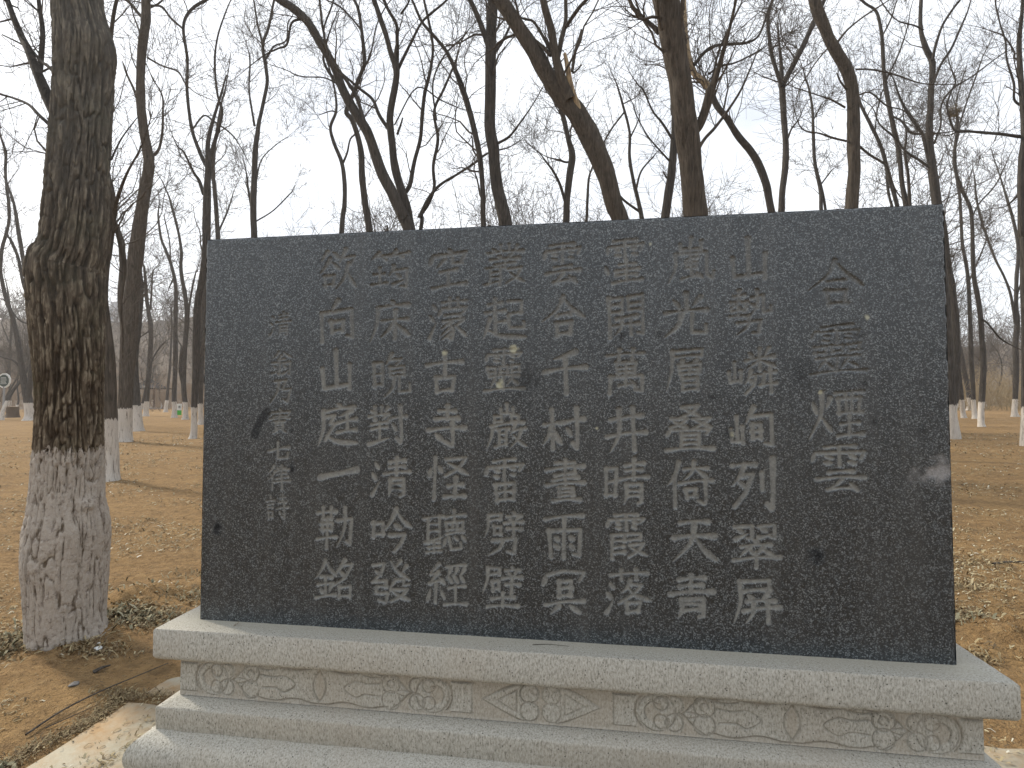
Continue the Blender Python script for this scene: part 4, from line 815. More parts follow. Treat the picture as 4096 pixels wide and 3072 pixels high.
HEROES = [
 # left of the tablet
 ('leaning tree with a thin whitewashed foot just right of the thickest trunk', 244, 10.8, [(240, 950, 32), (238, 870, 30), (233, 768, 31), (226, 700, 28), (222, 640, 24), (228, 560, 22), (236, 470, 20), (240, 420, 18), (222, 330, 15), (226, 200, 13), (238, 90, 10), (252, 0, 8)], [[(234, 560, 14), (246, 470, 12), (250, 440, 10)], [(238, 455, 9), (250, 490, 8), (262, 540, 10), (268, 580, 12)]], dict(seed=11, bark='bark_brown', k=14)),
 ('tall thick tree with a snapped side branch, between the thickest trunk and the tablet', 269, 19.8, [(270, 900, 34), (273, 830, 34), (278, 760, 36), (281, 703, 38), (284, 640, 34), (291, 575, 33), (296, 530, 33), (311, 423, 28), (322, 360, 26), (317, 320, 23), (308, 260, 21), (303, 195, 20), (306, 114, 20), (313, 60, 21), (316, 33, 22), (316, -10, 20)],
   [['stub', (300, 225, 7), (288, 190, 6), (276, 165, 5), (268, 142, 4), (264, 132, 2)], [(312, 40, 9), (300, 30, 8), (284, 10, 7), (266, -8, 6)], [(324, 340, 8), (342, 325, 7), (350, 290, 6), (352, 240, 5), (350, 205, 4), (330, 170, 3)], [(319, 125, 5), (350, 142, 4), (385, 155, 4), (400, 180, 3)], [(322, 18, 5), (345, 6, 4), (360, -12, 3)], [(276, 760, 24), (268, 700, 20), (262, 640, 18), (266, 580, 17), (264, 545, 16), (262, 520, 14), (250, 485, 11), (240, 455, 9)]], dict(seed=12, bark='bark_brown', k=16, basew=34)),
 ('tree half hidden behind the tall thick double trunk left of the tablet', 299, 25.8, [(297, 900, 21), (294, 860, 20), (290, 780, 18), (300, 700, 14), (306, 620, 10)], [], dict(seed=13, ext=6, dens=.6)),
 ('thin wavy tree standing in front of the pavilion roof', 316, 45, [(316, 880, 12), (317, 857, 12), (322, 800, 12), (326, 740, 11), (325, 700, 11), (317, 650, 9), (315, 620, 8), (312, 580, 6)], [[(325, 668, 5), (328, 620, 4), (331, 585, 3), (342, 576, 2)], [(322, 715, 4), (300, 730, 3)]], dict(seed=14, ext=1.2, dens=.35, wob=0.1)),
 ('slender sapling with its foot whitewashed, left of the green notice', 358, 56, [(360, 870, 8), (361, 857, 7), (368, 780, 5), (371, 700, 4), (370, 670, 3)], [], dict(seed=15, ext=1, dens=.2)),
 ('straight slim tree directly left of the green notice', 377, 42, [(377, 880, 11), (376, 860, 11), (379, 780, 11), (379, 700, 10), (380, 625, 9), (372, 580, 8), (360, 545, 7), (348, 515, 6), (342, 470, 5)], [[(376, 600, 5), (366, 620, 3)], [(380, 640, 4), (392, 650, 3)], [(368, 560, 4), (366, 520, 3), (355, 470, 3)]], dict(seed=16, ext=2, dens=.5)),
 ('slim tree directly right of the green notice', 401, 38.6, [(401, 880, 12), (397, 840, 12), (398, 770, 12), (404, 690, 11), (400, 640, 10), (391, 585, 8), (392, 545, 7), (385, 500, 6), (372, 450, 6)], [[(404, 700, 5), (412, 640, 5), (420, 600, 4)], [(400, 850, 8), (389, 800, 7), (392, 760, 7)]], dict(seed=17, ext=3, dens=.6)),
 ('forked tree hard against the left edge of the tablet', 418, 21.3, [(419, 930, 14), (420, 866, 14), (423, 800, 16), (424, 720, 17), (427, 655, 15), (437, 600, 15), (445, 540, 17), (446, 480, 19), (448, 400, 16), (450, 360, 14)],
   [[(449, 362, 12), (432, 330, 9), (414, 277, 8), (404, 195, 7), (405, 130, 7), (396, 60, 7), (411, 23, 7), (445, 0, 7)], [(450, 362, 11), (458, 325, 9), (472, 277, 8), (480, 240, 6), (470, 205, 5), (464, 140, 5), (470, 80, 4), (490, 20, 3)],
    [(440, 420, 9), (430, 390, 8), (418, 372, 6), (398, 330, 5), (385, 318, 4)], [(395, 62, 5), (370, 40, 5), (350, 15, 5), (330, 12, 4)], [(416, 280, 4), (440, 250, 4), (462, 262, 4), (500, 290, 4)]], dict(seed=18, k=14, basew=15)),
 ('straight companion stem close behind the forked tree at the left edge of the tablet', 434, 31.6, [(434, 905, 12), (433, 860, 12), (438, 700, 12), (447, 600, 12), (470, 545, 11), (468, 470, 10), (463, 400, 10), (460, 372, 9), (466, 300, 6), (478, 225, 5)], [[(470, 505, 5), (490, 460, 4), (500, 430, 3)]], dict(seed=19, ext=3, dens=.7)),
 ('tree with a broad whitewashed foot beyond the thickest trunk at the far left', 65, 38, [(64, 890, 24), (58, 850, 22), (48, 800, 14), (40, 745, 13), (28, 690, 11), (12, 640, 10), (2, 590, 9), (4, 540, 9), (20, 470, 8), (12, 380, 7), (12, 330, 7), (0, 290, 5)],
   [[(60, 860, 16), (68, 800, 14), (72, 720, 12), (64, 640, 11), (50, 560, 10), (40, 500, 10), (30, 440, 7), (16, 400, 6)], [(48, 800, 6), (30, 780, 5), (0, 770, 4)], [(64, 700, 5), (40, 690, 4), (10, 650, 3)], [(70, 650, 9), (52, 620, 8), (40, 560, 8), (24, 520, 7)]], dict(seed=20, ext=2, dens=1.0, k=12, basew=26)),
 ('slender tree with a whitewashed foot behind the round board at the far left', 21, 60, [(22, 870, 7), (22, 857, 7), (20, 780, 6), (25, 700, 6), (18, 640, 5)], [[(20, 740, 4), (4, 700, 3)]], dict(seed=21, ext=3, dens=.3)),
 # behind the tablet, from left to right
 ('tall slim tree rising behind the top left of the tablet, forking high up', 549, 24, [(549, 520, 15), (547, 450, 14), (549, 390, 13), (552, 320, 12), (556, 290, 11), (560, 262, 9), (566, 235, 8), (577, 180, 8), (575, 150, 8), (568, 98, 7), (580, 60, 6), (592, 0, 5)], [[(550, 272, 6), (543, 230, 5), (538, 190, 4), (540, 130, 4)], [(568, 98, 5), (556, 50, 5), (548, 0, 4)], [(574, 128, 5), (592, 100, 4), (618, 88, 3), (622, 50, 3)], [(552, 400, 4), (565, 345, 3), (600, 310, 2)]], dict(seed=31)),
 ('twiggy thin stem leaning away from the tall slim tree above the tablet', 553, 27, [(553, 510, 7), (548, 470, 7), (540, 430, 6), (535, 400, 5)], [[(553, 478, 4), (590, 455, 3), (625, 420, 3)]], dict(seed=32, ext=1.5, dens=.5)),
 ('slim crooked tree with a kinked top, third stem from the left above the tablet', 737, 26, [(738, 500, 11), (744, 440, 10), (744, 390, 10), (738, 350, 9), (722, 310, 8), (714, 275, 7), (726, 240, 6), (724, 200, 5), (712, 150, 4), (705, 130, 3)], [[(741, 352, 6), (750, 330, 5), (757, 300, 4), (772, 288, 3)], [(726, 242, 4), (714, 240, 3), (690, 248, 2)]], dict(seed=33, ext=1, dens=.6)),
 ('dark tree crossing behind the trunk that leans left over the tablet', 800, 19, [(799, 505, 16), (789, 440, 15), (782, 380, 14), (780, 330, 13), (771, 290, 12), (760, 258, 11), (748, 240, 10), (766, 195, 8), (771, 180, 8), (783, 150, 8), (788, 130, 8), (781, 65, 7), (774, 20, 7), (760, -10, 6)], [[(781, 65, 5), (760, 40, 4), (735, 15, 4), (705, 0, 3)], [(784, 150, 4), (800, 120, 4), (812, 60, 3), (830, 20, 3)]], dict(seed=34)),
 ('thick tree leaning far to the left over the top of the tablet', 905, 15.5, [(886, 500, 26), (872, 470, 26), (848, 418, 24), (822, 367, 23), (797, 293, 22), (768, 244, 20), (741, 195, 19), (722, 146, 18), (686, 82, 18), (660, 42, 18), (630, 16, 18), (605, 0, 17), (560, -40, 14)],
   [[(830, 400, 10), (815, 340, 8), (800, 300, 8), (785, 255, 8), (768, 205, 8), (742, 165, 7), (712, 122, 6), (697, 60, 5), (690, 0, 4)], [(758, 225, 9), (735, 190, 8), (700, 135, 6), (706, 90, 4)], [(655, 40, 6), (630, 50, 5), (620, 95, 5), (600, 105, 4), (570, 120, 3)], [(705, 100, 5), (700, 60, 4), (720, 0, 4)], [(735, 185, 4), (700, 168, 3), (650, 165, 3), (615, 150, 2)]], dict(seed=35, bark='bark', k=16)),
 ('upright tree springing from the foot of the trunk leaning left over the tablet', 893, 15.9, [(886, 500, 24), (880, 455, 20), (866, 407, 18), (853, 358, 17), (847, 310, 16), (842, 260, 16), (846, 225, 15), (854, 182, 14), (856, 150, 15), (843, 110, 12), (832, 70, 11), (815, 20, 10), (804, -15, 9)],
   [[(856, 148, 11), (858, 110, 9), (858, 80, 8), (856, 52, 8), (838, 20, 7), (825, -10, 6)], [(860, 148, 7), (885, 98, 6), (910, 50, 5), (935, 26, 5), (960, 5, 4)], [(870, 420, 10), (885, 400, 10), (895, 350, 9), (908, 300, 8), (912, 250, 8), (918, 200, 8), (930, 150, 7), (935, 100, 6), (925, 40, 6), (915, -5, 5)], [(847, 290, 8), (820, 250, 8), (805, 215, 7), (775, 190, 6)], ['stub', (858, 290, 5), (866, 268, 4), (870, 255, 3)], [(866, 30, 5), (880, 10, 4), (890, -10, 3)], [(852, 270, 3), (900, 190, 3), (950, 215, 3)]], dict(seed=36, k=14)),
 ('thin wavy tree with a long arching branch, left of the straight dark trunk', 908, 18.5, [(908, 500, 9), (909, 465, 9), (925, 440, 8), (938, 405, 7), (936, 358, 7), (946, 300, 7), (938, 240, 6), (960, 190, 5), (985, 130, 4)], [[(905, 470, 8), (925, 430, 8), (950, 400, 7), (990, 375, 6), (1025, 352, 6), (1050, 333, 5), (1075, 325, 4), (1100, 318, 3)], [(943, 260, 4), (935, 180, 4), (960, 120, 4), (1000, 80, 3)]], dict(seed=37, ext=2, dens=.8)),
 ('straight dark tree left of the middle, widening to a double stem at the tablet', 1100, 15.0, [(1093, 490, 30), (1082, 440, 28), (1072, 392, 25), (1066, 325, 26), (1058, 280, 24), (1060, 195, 23), (1060, 98, 23), (1063, 33, 24), (1064, -10, 22)],
   [[(1046, 520, 12), (1044, 480, 12), (1042, 400, 11), (1035, 330, 12), (1022, 270, 12), (1010, 225, 13), (1002, 200, 12), (988, 160, 9), (965, 112, 8), (935, 75, 7), (910, 45, 6), (890, 0, 5)], [(1054, 95, 13), (1045, 70, 12), (1032, 35, 11), (1015, 0, 10), (1000, -20, 8)], [(1068, 112, 8), (1085, 90, 6), (1100, 60, 5)], [(1075, 310, 6), (1100, 295, 5), (1120, 270, 4)]], dict(seed=38, k=16)),
 ('small forked grey tree between the two thick leaning trunks behind the tablet', 1222, 20, [(1222, 490, 15), (1224, 440, 14), (1230, 380, 15), (1236, 335, 14), (1228, 300, 11), (1217, 255, 10), (1212, 240, 9)], [[(1222, 440, 7), (1210, 400, 6), (1195, 370, 5), (1180, 350, 4)], [(1240, 330, 5), (1228, 350, 5), (1205, 345, 4)]], dict(seed=39, ext=2.5, dens=.8)),
 ('very thick trunk leaning left, with a torn pale side stem above the tablet', 1365, 13, [(1345, 490, 37), (1326, 440, 38), (1308, 375, 39), (1285, 320, 40), (1268, 283, 43), (1245, 245, 42), (1222, 215, 40), (1187, 169, 35), (1145, 98, 33), (1109, 42, 32), (1080, 0, 31), (1045, -45, 28), (1000, -110, 22)],
   [[(1232, 215, 22), (1213, 170, 20), (1200, 120, 18), (1191, 65, 17), (1178, 20, 15), (1168, -20, 13)], ['peeled', (1250, 238, 15), (1242, 215, 13), (1232, 182, 12), (1226, 145, 11), (1220, 115, 7)], [(1206, 125, 9), (1213, 85, 10), (1222, 45, 9), (1222, 0, 8)], [(1222, 60, 8), (1238, 35, 8), (1255, 12, 7), (1275, -8, 6)], ['stub', (1236, 155, 6), (1243, 110, 6), (1252, 80, 5), (1256, 64, 4)], ['stub', (1238, 158, 4), (1248, 150, 3), (1256, 140, 2)], [(1190, 120, 8), (1165, 95, 7), (1140, 78, 6), (1110, 76, 5), (1080, 90, 5), (1065, 105, 3)], [(1190, 110, 7), (1165, 65, 6), (1150, 45, 5), (1130, 40, 4)]], dict(seed=40, bark='bark_brown', k=20, dens=1.0)),
 ('thin bare stem just left of the very thick leaning trunk foot', 1268, 24, [(1267, 480, 6), (1269, 430, 6), (1272, 385, 5), (1280, 360, 4)], [], dict(seed=41, ext=1.2, dens=.3)),
 ('many-branched young tree between the two thickest trunks behind the tablet', 1390, 22, [(1389, 485, 11), (1380, 440, 9), (1368, 390, 8), (1360, 340, 7), (1360, 285, 6), (1345, 225, 5), (1335, 190, 4)], [[(1386, 460, 6), (1345, 430, 5), (1325, 400, 4)], [(1374, 410, 5), (1385, 370, 4), (1410, 340, 3)], [(1360, 300, 4), (1375, 270, 3)], [(1350, 240, 4), (1320, 280, 4), (1298, 320, 3)], [(1345, 225, 3), (1365, 215, 3)]], dict(seed=42, ext=1, dens=.8)),
 ('narrow dark trunk tucked against the left side of the straightest thick trunk', 1432, 14.5, [(1435, 480, 19), (1448, 390, 18), (1456, 310, 17), (1458, 250, 15), (1450, 160, 12)], [[(1452, 300, 6), (1430, 265, 5), (1410, 240, 4), (1390, 195, 4), (1380, 185, 3)], [(1448, 350, 5), (1430, 330, 4), (1400, 295, 3), (1375, 250, 3)], ['stub', (1440, 385, 4), (1432, 370, 3)]], dict(seed=43, ext=2, dens=.6)),
 ('thick straight trunk with deep furrowed brown bark right of the centre', 1515, 10.2, [(1505, 480, 50), (1500, 430, 50), (1495, 380, 49), (1489, 325, 48), (1482, 275, 49), (1476, 228, 48), (1470, 180, 49), (1459, 130, 49), (1450, 80, 51), (1445, 33, 53), (1436, 0, 52), (1425, -60, 48), (1410, -200, 40)],
   [[(1424, 70, 14), (1408, 55, 10), (1392, 42, 10), (1378, 28, 9), (1367, 16, 9), (1360, 0, 8), (1352, -20, 7)], [(1500, 290, 12), (1512, 268, 18), (1525, 230, 19), (1535, 195, 20), (1542, 182, 14)], [(1504, 330, 8), (1522, 300, 7), (1545, 275, 7), (1575, 235, 6), (1600, 195, 5), (1620, 150, 4)]], dict(seed=44, bark='bark_brown', k=28, dens=.9)),
 ('leaning tree with a torn pale break, right of the thick furrowed trunk', 1672, 17, [(1668, 465, 17), (1655, 400, 17), (1640, 358, 17), (1620, 325, 17), (1595, 295, 15), (1570, 255, 14), (1550, 230, 14), (1538, 205, 14)],
   [['peeled', (1540, 200, 17), (1528, 185, 18), (1515, 172, 16), (1500, 158, 15), (1488, 125, 14), (1482, 90, 13), (1480, 65, 12), (1478, 20, 12), (1475, -20, 11)], [(1500, 140, 8), (1520, 115, 8), (1542, 100, 7), (1580, 95, 7), (1614, 92, 6), (1640, 75, 5), (1660, 20, 5)], [(1530, 160, 5), (1560, 142, 5), (1590, 135, 4), (1640, 110, 4)], [(1535, 190, 6), (1550, 120, 5), (1570, 70, 5), (1600, 10, 4)], ['stub', (1578, 262, 4), (1572, 250, 4), (1570, 242, 3)]], dict(seed=45, ext=0.5, k=12, dens=1.4)),
 ('slim tree forking into a wide V right of the torn pale limb', 1686, 21, [(1687, 470, 16), (1690, 414, 15), (1696, 360, 15), (1697, 310, 14), (1693, 250, 14), (1690, 195, 14), (1688, 182, 14)],
   [[(1688, 186, 10), (1678, 155, 9), (1666, 115, 9), (1660, 65, 7), (1660, 35, 7), (1668, 0, 7), (1672, -20, 6)], [(1690, 186, 13), (1704, 158, 12), (1728, 112, 12), (1748, 70, 11), (1760, 42, 11), (1778, 5, 10), (1790, -25, 8)], [(1702, 298, 5), (1710, 278, 4), (1725, 258, 3)], [(1664, 105, 5), (1680, 98, 4), (1688, 104, 2)]], dict(seed=46, ext=2.5)),
 ('thin twiggy tree below the V-shaped fork, above the tablet', 1776, 28, [(1775, 470, 9), (1773, 415, 9), (1760, 350, 8), (1757, 290, 7), (1755, 235, 6), (1747, 190, 5), (1740, 170, 4)], [[(1785, 470, 7), (1778, 420, 6), (1765, 370, 5)], [(1772, 400, 4), (1795, 370, 3)], [(1757, 260, 3), (1775, 225, 3)]], dict(seed=47, ext=1.5, dens=1.0)),
 ('thick trunk bent like an elbow near the right end of the tablet', 1848, 14.5, [(1840, 460, 30), (1843, 400, 29), (1845, 358, 29), (1844, 293, 29), (1843, 228, 27), (1840, 185, 29), (1829, 150, 28), (1812, 122, 27), (1793, 88, 27), (1778, 52, 26), (1765, 20, 26), (1757, -10, 26), (1745, -60, 22)],
   [['stub', (1829, 195, 5), (1815, 175, 4), (1808, 158, 3)], [(1810, 90, 6), (1830, 65, 5), (1860, 40, 4), (1890, 20, 4)], [(1855, 315, 6), (1880, 335, 6), (1905, 350, 6), (1918, 365, 5)], [(1828, 305, 5), (1800, 298, 5), (1770, 288, 4), (1735, 280, 3)], [(1825, 232, 5), (1795, 215, 4), (1765, 205, 3)], [(1855, 205, 4), (1880, 200, 4), (1915, 228, 4), (1950, 238, 3)], [(1848, 150, 5), (1880, 150, 4), (1930, 160, 4), (1990, 180, 3)]], dict(seed=48, bark='bark_brown', k=18, dens=1.2)),
 ('pair of slim stems leaning left, just right of the elbow-shaped trunk', 1946, 27, [(1942, 460, 10), (1920, 380, 10), (1904, 320, 9), (1882, 272, 8), (1862, 232, 7), (1855, 210, 5)], [[(1930, 455, 7), (1920, 420, 7), (1915, 380, 6)], [(1890, 285, 4), (1895, 240, 3), (1905, 200, 3)]], dict(seed=49, ext=2.5)),
 ('tall curving tree, second from the right above the tablet', 1963, 23, [(1958, 455, 13), (1949, 398, 12), (1941, 322, 12), (1930, 275, 12), (1918, 215, 11), (1910, 165, 10), (1907, 110, 9), (1903, 65, 8), (1893, 25, 7), (1870, 8, 6), (1850, -10, 5)], [[(1966, 455, 9), (1962, 380, 8), (1955, 330, 7), (1958, 290, 5)], [(1925, 250, 6), (1948, 262, 6), (1965, 285, 7), (1990, 290, 6)], [(1905, 80, 4), (1925, 40, 4), (1938, 0, 3)], [(1912, 175, 4), (1940, 120, 4), (1960, 60, 3)]], dict(seed=50)),
 ('tall well-branched tree above the right corner of the tablet', 2028, 20, [(2024, 455, 20), (2012, 358, 18), (2007, 293, 16), (2010, 235, 15), (2012, 180, 14), (2014, 137, 15), (2000, 105, 14), (1990, 70, 11), (1988, 40, 10), (1990, 0, 9), (1992, -20, 8)],
   [[(2014, 130, 8), (2022, 95, 7), (2036, 55, 6), (2058, 20, 6), (2080, -10, 5)], [(2016, 182, 6), (2032, 140, 6), (2055, 105, 6), (2075, 60, 5), (2090, 25, 4), (2100, -10, 3)], [(2008, 362, 8), (1985, 345, 7), (1958, 328, 6), (1930, 295, 5), (1900, 268, 4)], [(2006, 350, 8), (1996, 300, 9), (1990, 285, 8), (1965, 250, 8), (1948, 220, 6), (1940, 200, 5)], [(2018, 310, 6), (2032, 270, 5), (2034, 225, 5), (2060, 190, 5), (2100, 165, 4), (2160, 120, 3)], [(1995, 65, 5), (1975, 55, 4), (1940, 45, 3), (1915, 20, 3)]], dict(seed=51, k=14)),
 # right of the tablet
 ('dark trunk with a whitewashed foot pressed against the right edge of the tablet', 2050, 23, [(2056, 905, 16), (2062, 866, 16), (2066, 780, 19), (2065, 725, 19), (2063, 680, 18), (2056, 620, 17), (2046, 560, 16), (2040, 500, 14), (2030, 440, 12)], [], dict(seed=52, ext=5, k=14)),
 ('slim leaning tree, second whitewashed foot right of the tablet', 2081, 36, [(2080, 890, 11), (2078, 865, 11), (2071, 800, 11), (2066, 750, 10), (2058, 690, 8), (2048, 620, 7)], [], dict(seed=53, ext=2, dens=.5)),
 ('short-looking leaning tree far behind the others right of the tablet', 2094, 52, [(2094, 875, 12), (2093, 855, 12), (2085, 810, 11), (2078, 770, 10), (2068, 720, 8), (2060, 660, 6)], [], dict(seed=54, ext=2, dens=.5)),
 ('slim straight tree left of the tallest whitewashed tree at the right', 2105, 35, [(2105, 890, 12), (2103, 865, 11), (2101, 820, 11), (2098, 780, 11), (2096, 700, 10), (2092, 610, 9), (2085, 560, 9), (2078, 520, 8), (2074, 432, 7), (2066, 380, 7), (2060, 345, 6), (2066, 310, 5), (2072, 280, 5)], [[(2092, 610, 5), (2110, 570, 4), (2130, 520, 4)]], dict(seed=55, ext=3)),
 ('tallest whitewashed tree in the open right of the tablet', 2119, 27, [(2119, 905, 15), (2121, 865, 14), (2124, 800, 14), (2123, 760, 14), (2120, 720, 12), (2118, 680, 12), (2112, 640, 12), (2105, 605, 11), (2102, 560, 10), (2100, 490, 9), (2096, 450, 9), (2078, 410, 9), (2065, 370, 8), (2062, 330, 8), (2066, 295, 7)], [[(2121, 690, 6), (2135, 700, 5), (2160, 730, 5), (2184, 745, 4)], [(2100, 470, 4), (2115, 440, 4), (2150, 400, 4), (2170, 360, 3)], [(2066, 295, 5), (2085, 230, 4), (2110, 160, 4), (2120, 130, 3)]], dict(seed=56, ext=4, k=14)),
 ('right-hand whitewashed tree with a long leaning fork, by the right border', 2192, 38, [(2191, 885, 14), (2193, 860, 13), (2195, 800, 14), (2194, 740, 13), (2197, 700, 13), (2195, 660, 11), (2196, 600, 10), (2200, 540, 9), (2190, 480, 8), (2176, 432, 7)], [[(2193, 700, 7), (2184, 640, 7), (2170, 600, 6), (2150, 560, 6), (2135, 520, 6), (2118, 470, 6), (2108, 420, 5), (2106, 390, 4)], [(2196, 640, 5), (2210, 600, 4)]], dict(seed=57, ext=4, k=12)),
 ('dark trunk cut by the right border, with a long level branch', 2216, 17, [(2214, 560, 22), (2208, 500, 19), (2206, 430, 18), (2208, 350, 18), (2212, 290, 16), (2208, 200, 14), (2201, 100, 12)],
   [[(2210, 296, 10), (2186, 293, 9), (2165, 290, 8), (2130, 287, 8), (2095, 284, 7), (2066, 284, 6), (2056, 270, 6), (2050, 250, 5), (2046, 225, 5), (2056, 195, 4), (2064, 175, 4), (2052, 140, 3)], [(2064, 286, 4), (2050, 292, 3), (2030, 290, 2)], [(2208, 230, 7), (2191, 215, 6), (2190, 180, 6), (2175, 130, 5), (2172, 90, 5), (2160, 50, 4), (2150, 0, 4)], [(2206, 410, 7), (2191, 430, 6)], [(2208, 130, 6), (2191, 125, 5), (2190, 110, 4), (2170, 80, 4), (2150, 70, 3)]], dict(seed=58, k=14, dens=1.3)),
]
for lab, x0, D, path, brs, kw in HEROES:
    hero(lab, x0, D, path, brs, **kw)

# -- shapes for the trees further back, copied with their own places and sizes
def proto_tree(seed, H_, lean):
    rng = np.random.default_rng(seed); n = 9; p = np.zeros(3); p[2] = -0.1; d = np.array([lean*rng.uniform(-1, 1), lean*rng.uniform(-1, 1), 1.0]); P = [p.copy()]
    bend = rng.normal(0, 0.09, 3)
    for i_ in range(n):
        d = d+rng.normal(0, 0.10, 3)+bend*(1 if i_ > 3 else 0.1); d[2] = max(d[2], 0.8); d /= np.linalg.norm(d); p = p+d*H_*0.72/n; P.append(p.copy())
    R = np.linspace(0.13, 0.04, n+1); PP, RR = smooth_path(np.array(P), R, 5)
    v, F = trunk_mesh('trunk', PP, RR, 8, None, 0.07, seed)
    zc = v[F][:, :, 2].mean(1); o = {}
    for nm, sel in (('trunk', zc >= 1.2), ('whitewashed_base', zc < 1.2)):
        u, inv = np.unique(F[sel], return_inverse=True); m = mesh(nm, v[u], inv.reshape(F[sel].shape), M['bark']); fattr(m, 'paint', v[u][:, 2]-1.2+0.5); o[nm] = m
    mb = MB(); cnt = [0]
    for q in range(7):                                        # main limbs
        i_ = int(rng.integers(len(PP)//3, len(PP))); t_ = PP[min(i_+1, len(PP)-1)]-PP[i_-1]; t_ /= np.linalg.norm(t_)
        grow(mb, rng, PP[i_], rot_about(t_, np.cross(t_, rng.normal(0, 1, 3)), rng.uniform(.35, .75)), rng.uniform(2.2, 4.0), RR[i_]*.50, 3, cnt, 0.0075, 0.09)
    for q in range(14):
        i_ = int(rng.integers(len(PP)//2, len(PP))); t_ = PP[min(i_+1, len(PP)-1)]-PP[i_-1]; t_ /= np.linalg.norm(t_)
        grow(mb, rng, PP[i_], rot_about(t_, np.cross(t_, rng.normal(0, 1, 3)), rng.uniform(.5, 1.1)), rng.uniform(1.0, 1.8), RR[i_]*.35, 2, cnt, 0.008)
    o['crown'] = mb.mesh('crown', M['twig']); return o
protos = [proto_tree(100+q, 9+q % 3, 0.16+0.05*(q % 3)) for q in range(6)]
rngF = np.random.default_rng(77); placed = []
GRP = 'bare whitewashed trees further back in the wood'
LABF = 'bare whitewashed tree standing further back in the wood among many like it'
def far_tree(px, D, sc, k, rz):
    g = groundpt(px, D); reg = 'left of the thickest trunk' if px < 60 else 'between the thickest trunk and the tablet' if px < 440 else 'over the left half of the tablet' if px < 1240 else 'over the right half of the tablet' if px < 2045 else 'beyond the right edge of the tablet'
    lab = ('tall' if sc > 1.0 else 'middling' if sc > 0.88 else 'low')+' bare background tree '+('deep' if D > 60 else 'midway')+' in the wood, '+reg
    r = thing('bare_tree', lab, 'tree', g, GRP, rz); r.scale = (sc*0.9, sc*0.9, sc)
    for nm, me in protos[k].items(): link(nm, me, r)
avoid = [(h[1], h[2]) for h in HEROES]
for q in range(20):                                           # tall slim crowns just behind the row over the tablet
    px = 600+q*74+rngF.uniform(-25, 25); D = rngF.uniform(25, 40); g = groundpt(px, D); placed.append((g[0], g[1])); far_tree(px, D, rngF.uniform(1.2, 1.5), int(rngF.integers(6)), rngF.uniform(0, 6.28))
tries = 0
while len(placed) < 150 and tries < 5000:
    tries += 1
    D = rngF.uniform(24, 70) if len(placed) < 70 else rngF.uniform(45, 110); px = rngF.uniform(-260, 2470)
    if D < 34 and (px < 440 or px > 2060): continue
    if 300 < px < 425 and D < 60: continue
    g = groundpt(px, D)
    if any((g[0]-a)**2+(g[1]-b)**2 < 4.5 for a, b in placed): continue
    if any(abs(px-a) < 14 and abs(D-b) < 8 for a, b in avoid): continue
    placed.append((g[0], g[1])); far_tree(px, D, rngF.uniform(0.75, 1.15), int(rngF.integers(6)), rngF.uniform(0, 6.28))

# ------------------------------------------------------------------ undergrowth and brush at the edge of the wood
def brush(name, px0, px1, D0, D1, n, h0, h1, material, seed, label_cat):
    rng = np.random.default_rng(seed); mb = MB()
    for q in range(n):
        D = rng.uniform(D0, D1); px = rng.uniform(px0, px1)
        dn = 0.5+0.5*float(vnoise(px*0.03, D*0.15, 0, seed))
        if rng.random() > 0.35+0.65*dn: continue
        x, y = groundpt(px, D)[:2]; z = float(ground_h(np.array(x), np.array(y))) if math.hypot(x, y) < 90 else 1.25+float(hill(x, y))
        h = rng.uniform(h0, h1)*(0.6+0.6*dn); nn = 4 if D < 90 else 3; d = np.array([rng.normal(0, .35), rng.normal(0, .35), 1.0]); p = np.array([x, y, z-0.05]); P = [p.copy()]
        for i_ in range(nn):
            d = d+rng.normal(0, 0.25, 3); d /= np.linalg.norm(d); p = p+d*h/nn; P.append(p.copy())
        r = rng.uniform(0.012, 0.03)*max(1, D/70)**2.0
        mb.tube(P, np.linspace(r, r*0.4, nn+1), 3, False)
        for b_ in range(3):
            i_ = int(rng.integers(1, nn+1)); e = d+rng.normal(0, .8, 3); e[2] = abs(e[2]); e /= np.linalg.norm(e)
            mb.tube([P[i_], P[i_]+e*h*0.16+rng.normal(0, .04, 3), P[i_]+e*h*0.34], [r*.6, r*.5, r*.3], 3, False)
    o = link(name, mb.mesh(name, M[material]), None); tag(o, label_cat[0], label_cat[1], None, 'stuff'); return o
brush('brushwood', -150, 460, 58, 92, 1700, 2.0, 6.5, 'brush_brown', 5, ('brown leafless brushwood massed behind the whitewashed trees on the left', 'brushwood'))
brush('brushwood', 2030, 2330, 50, 82, 1300, 1.6, 6.0, 'brush_straw', 6, ('straw coloured leafless thicket behind the whitewashed trees on the right', 'brushwood'))
brush('hill_wood', -250, 2450, 92, 190, 5200, 6, 13, 'twig', 7, ('leafless grey brown wood covering the far slope', 'wood'))

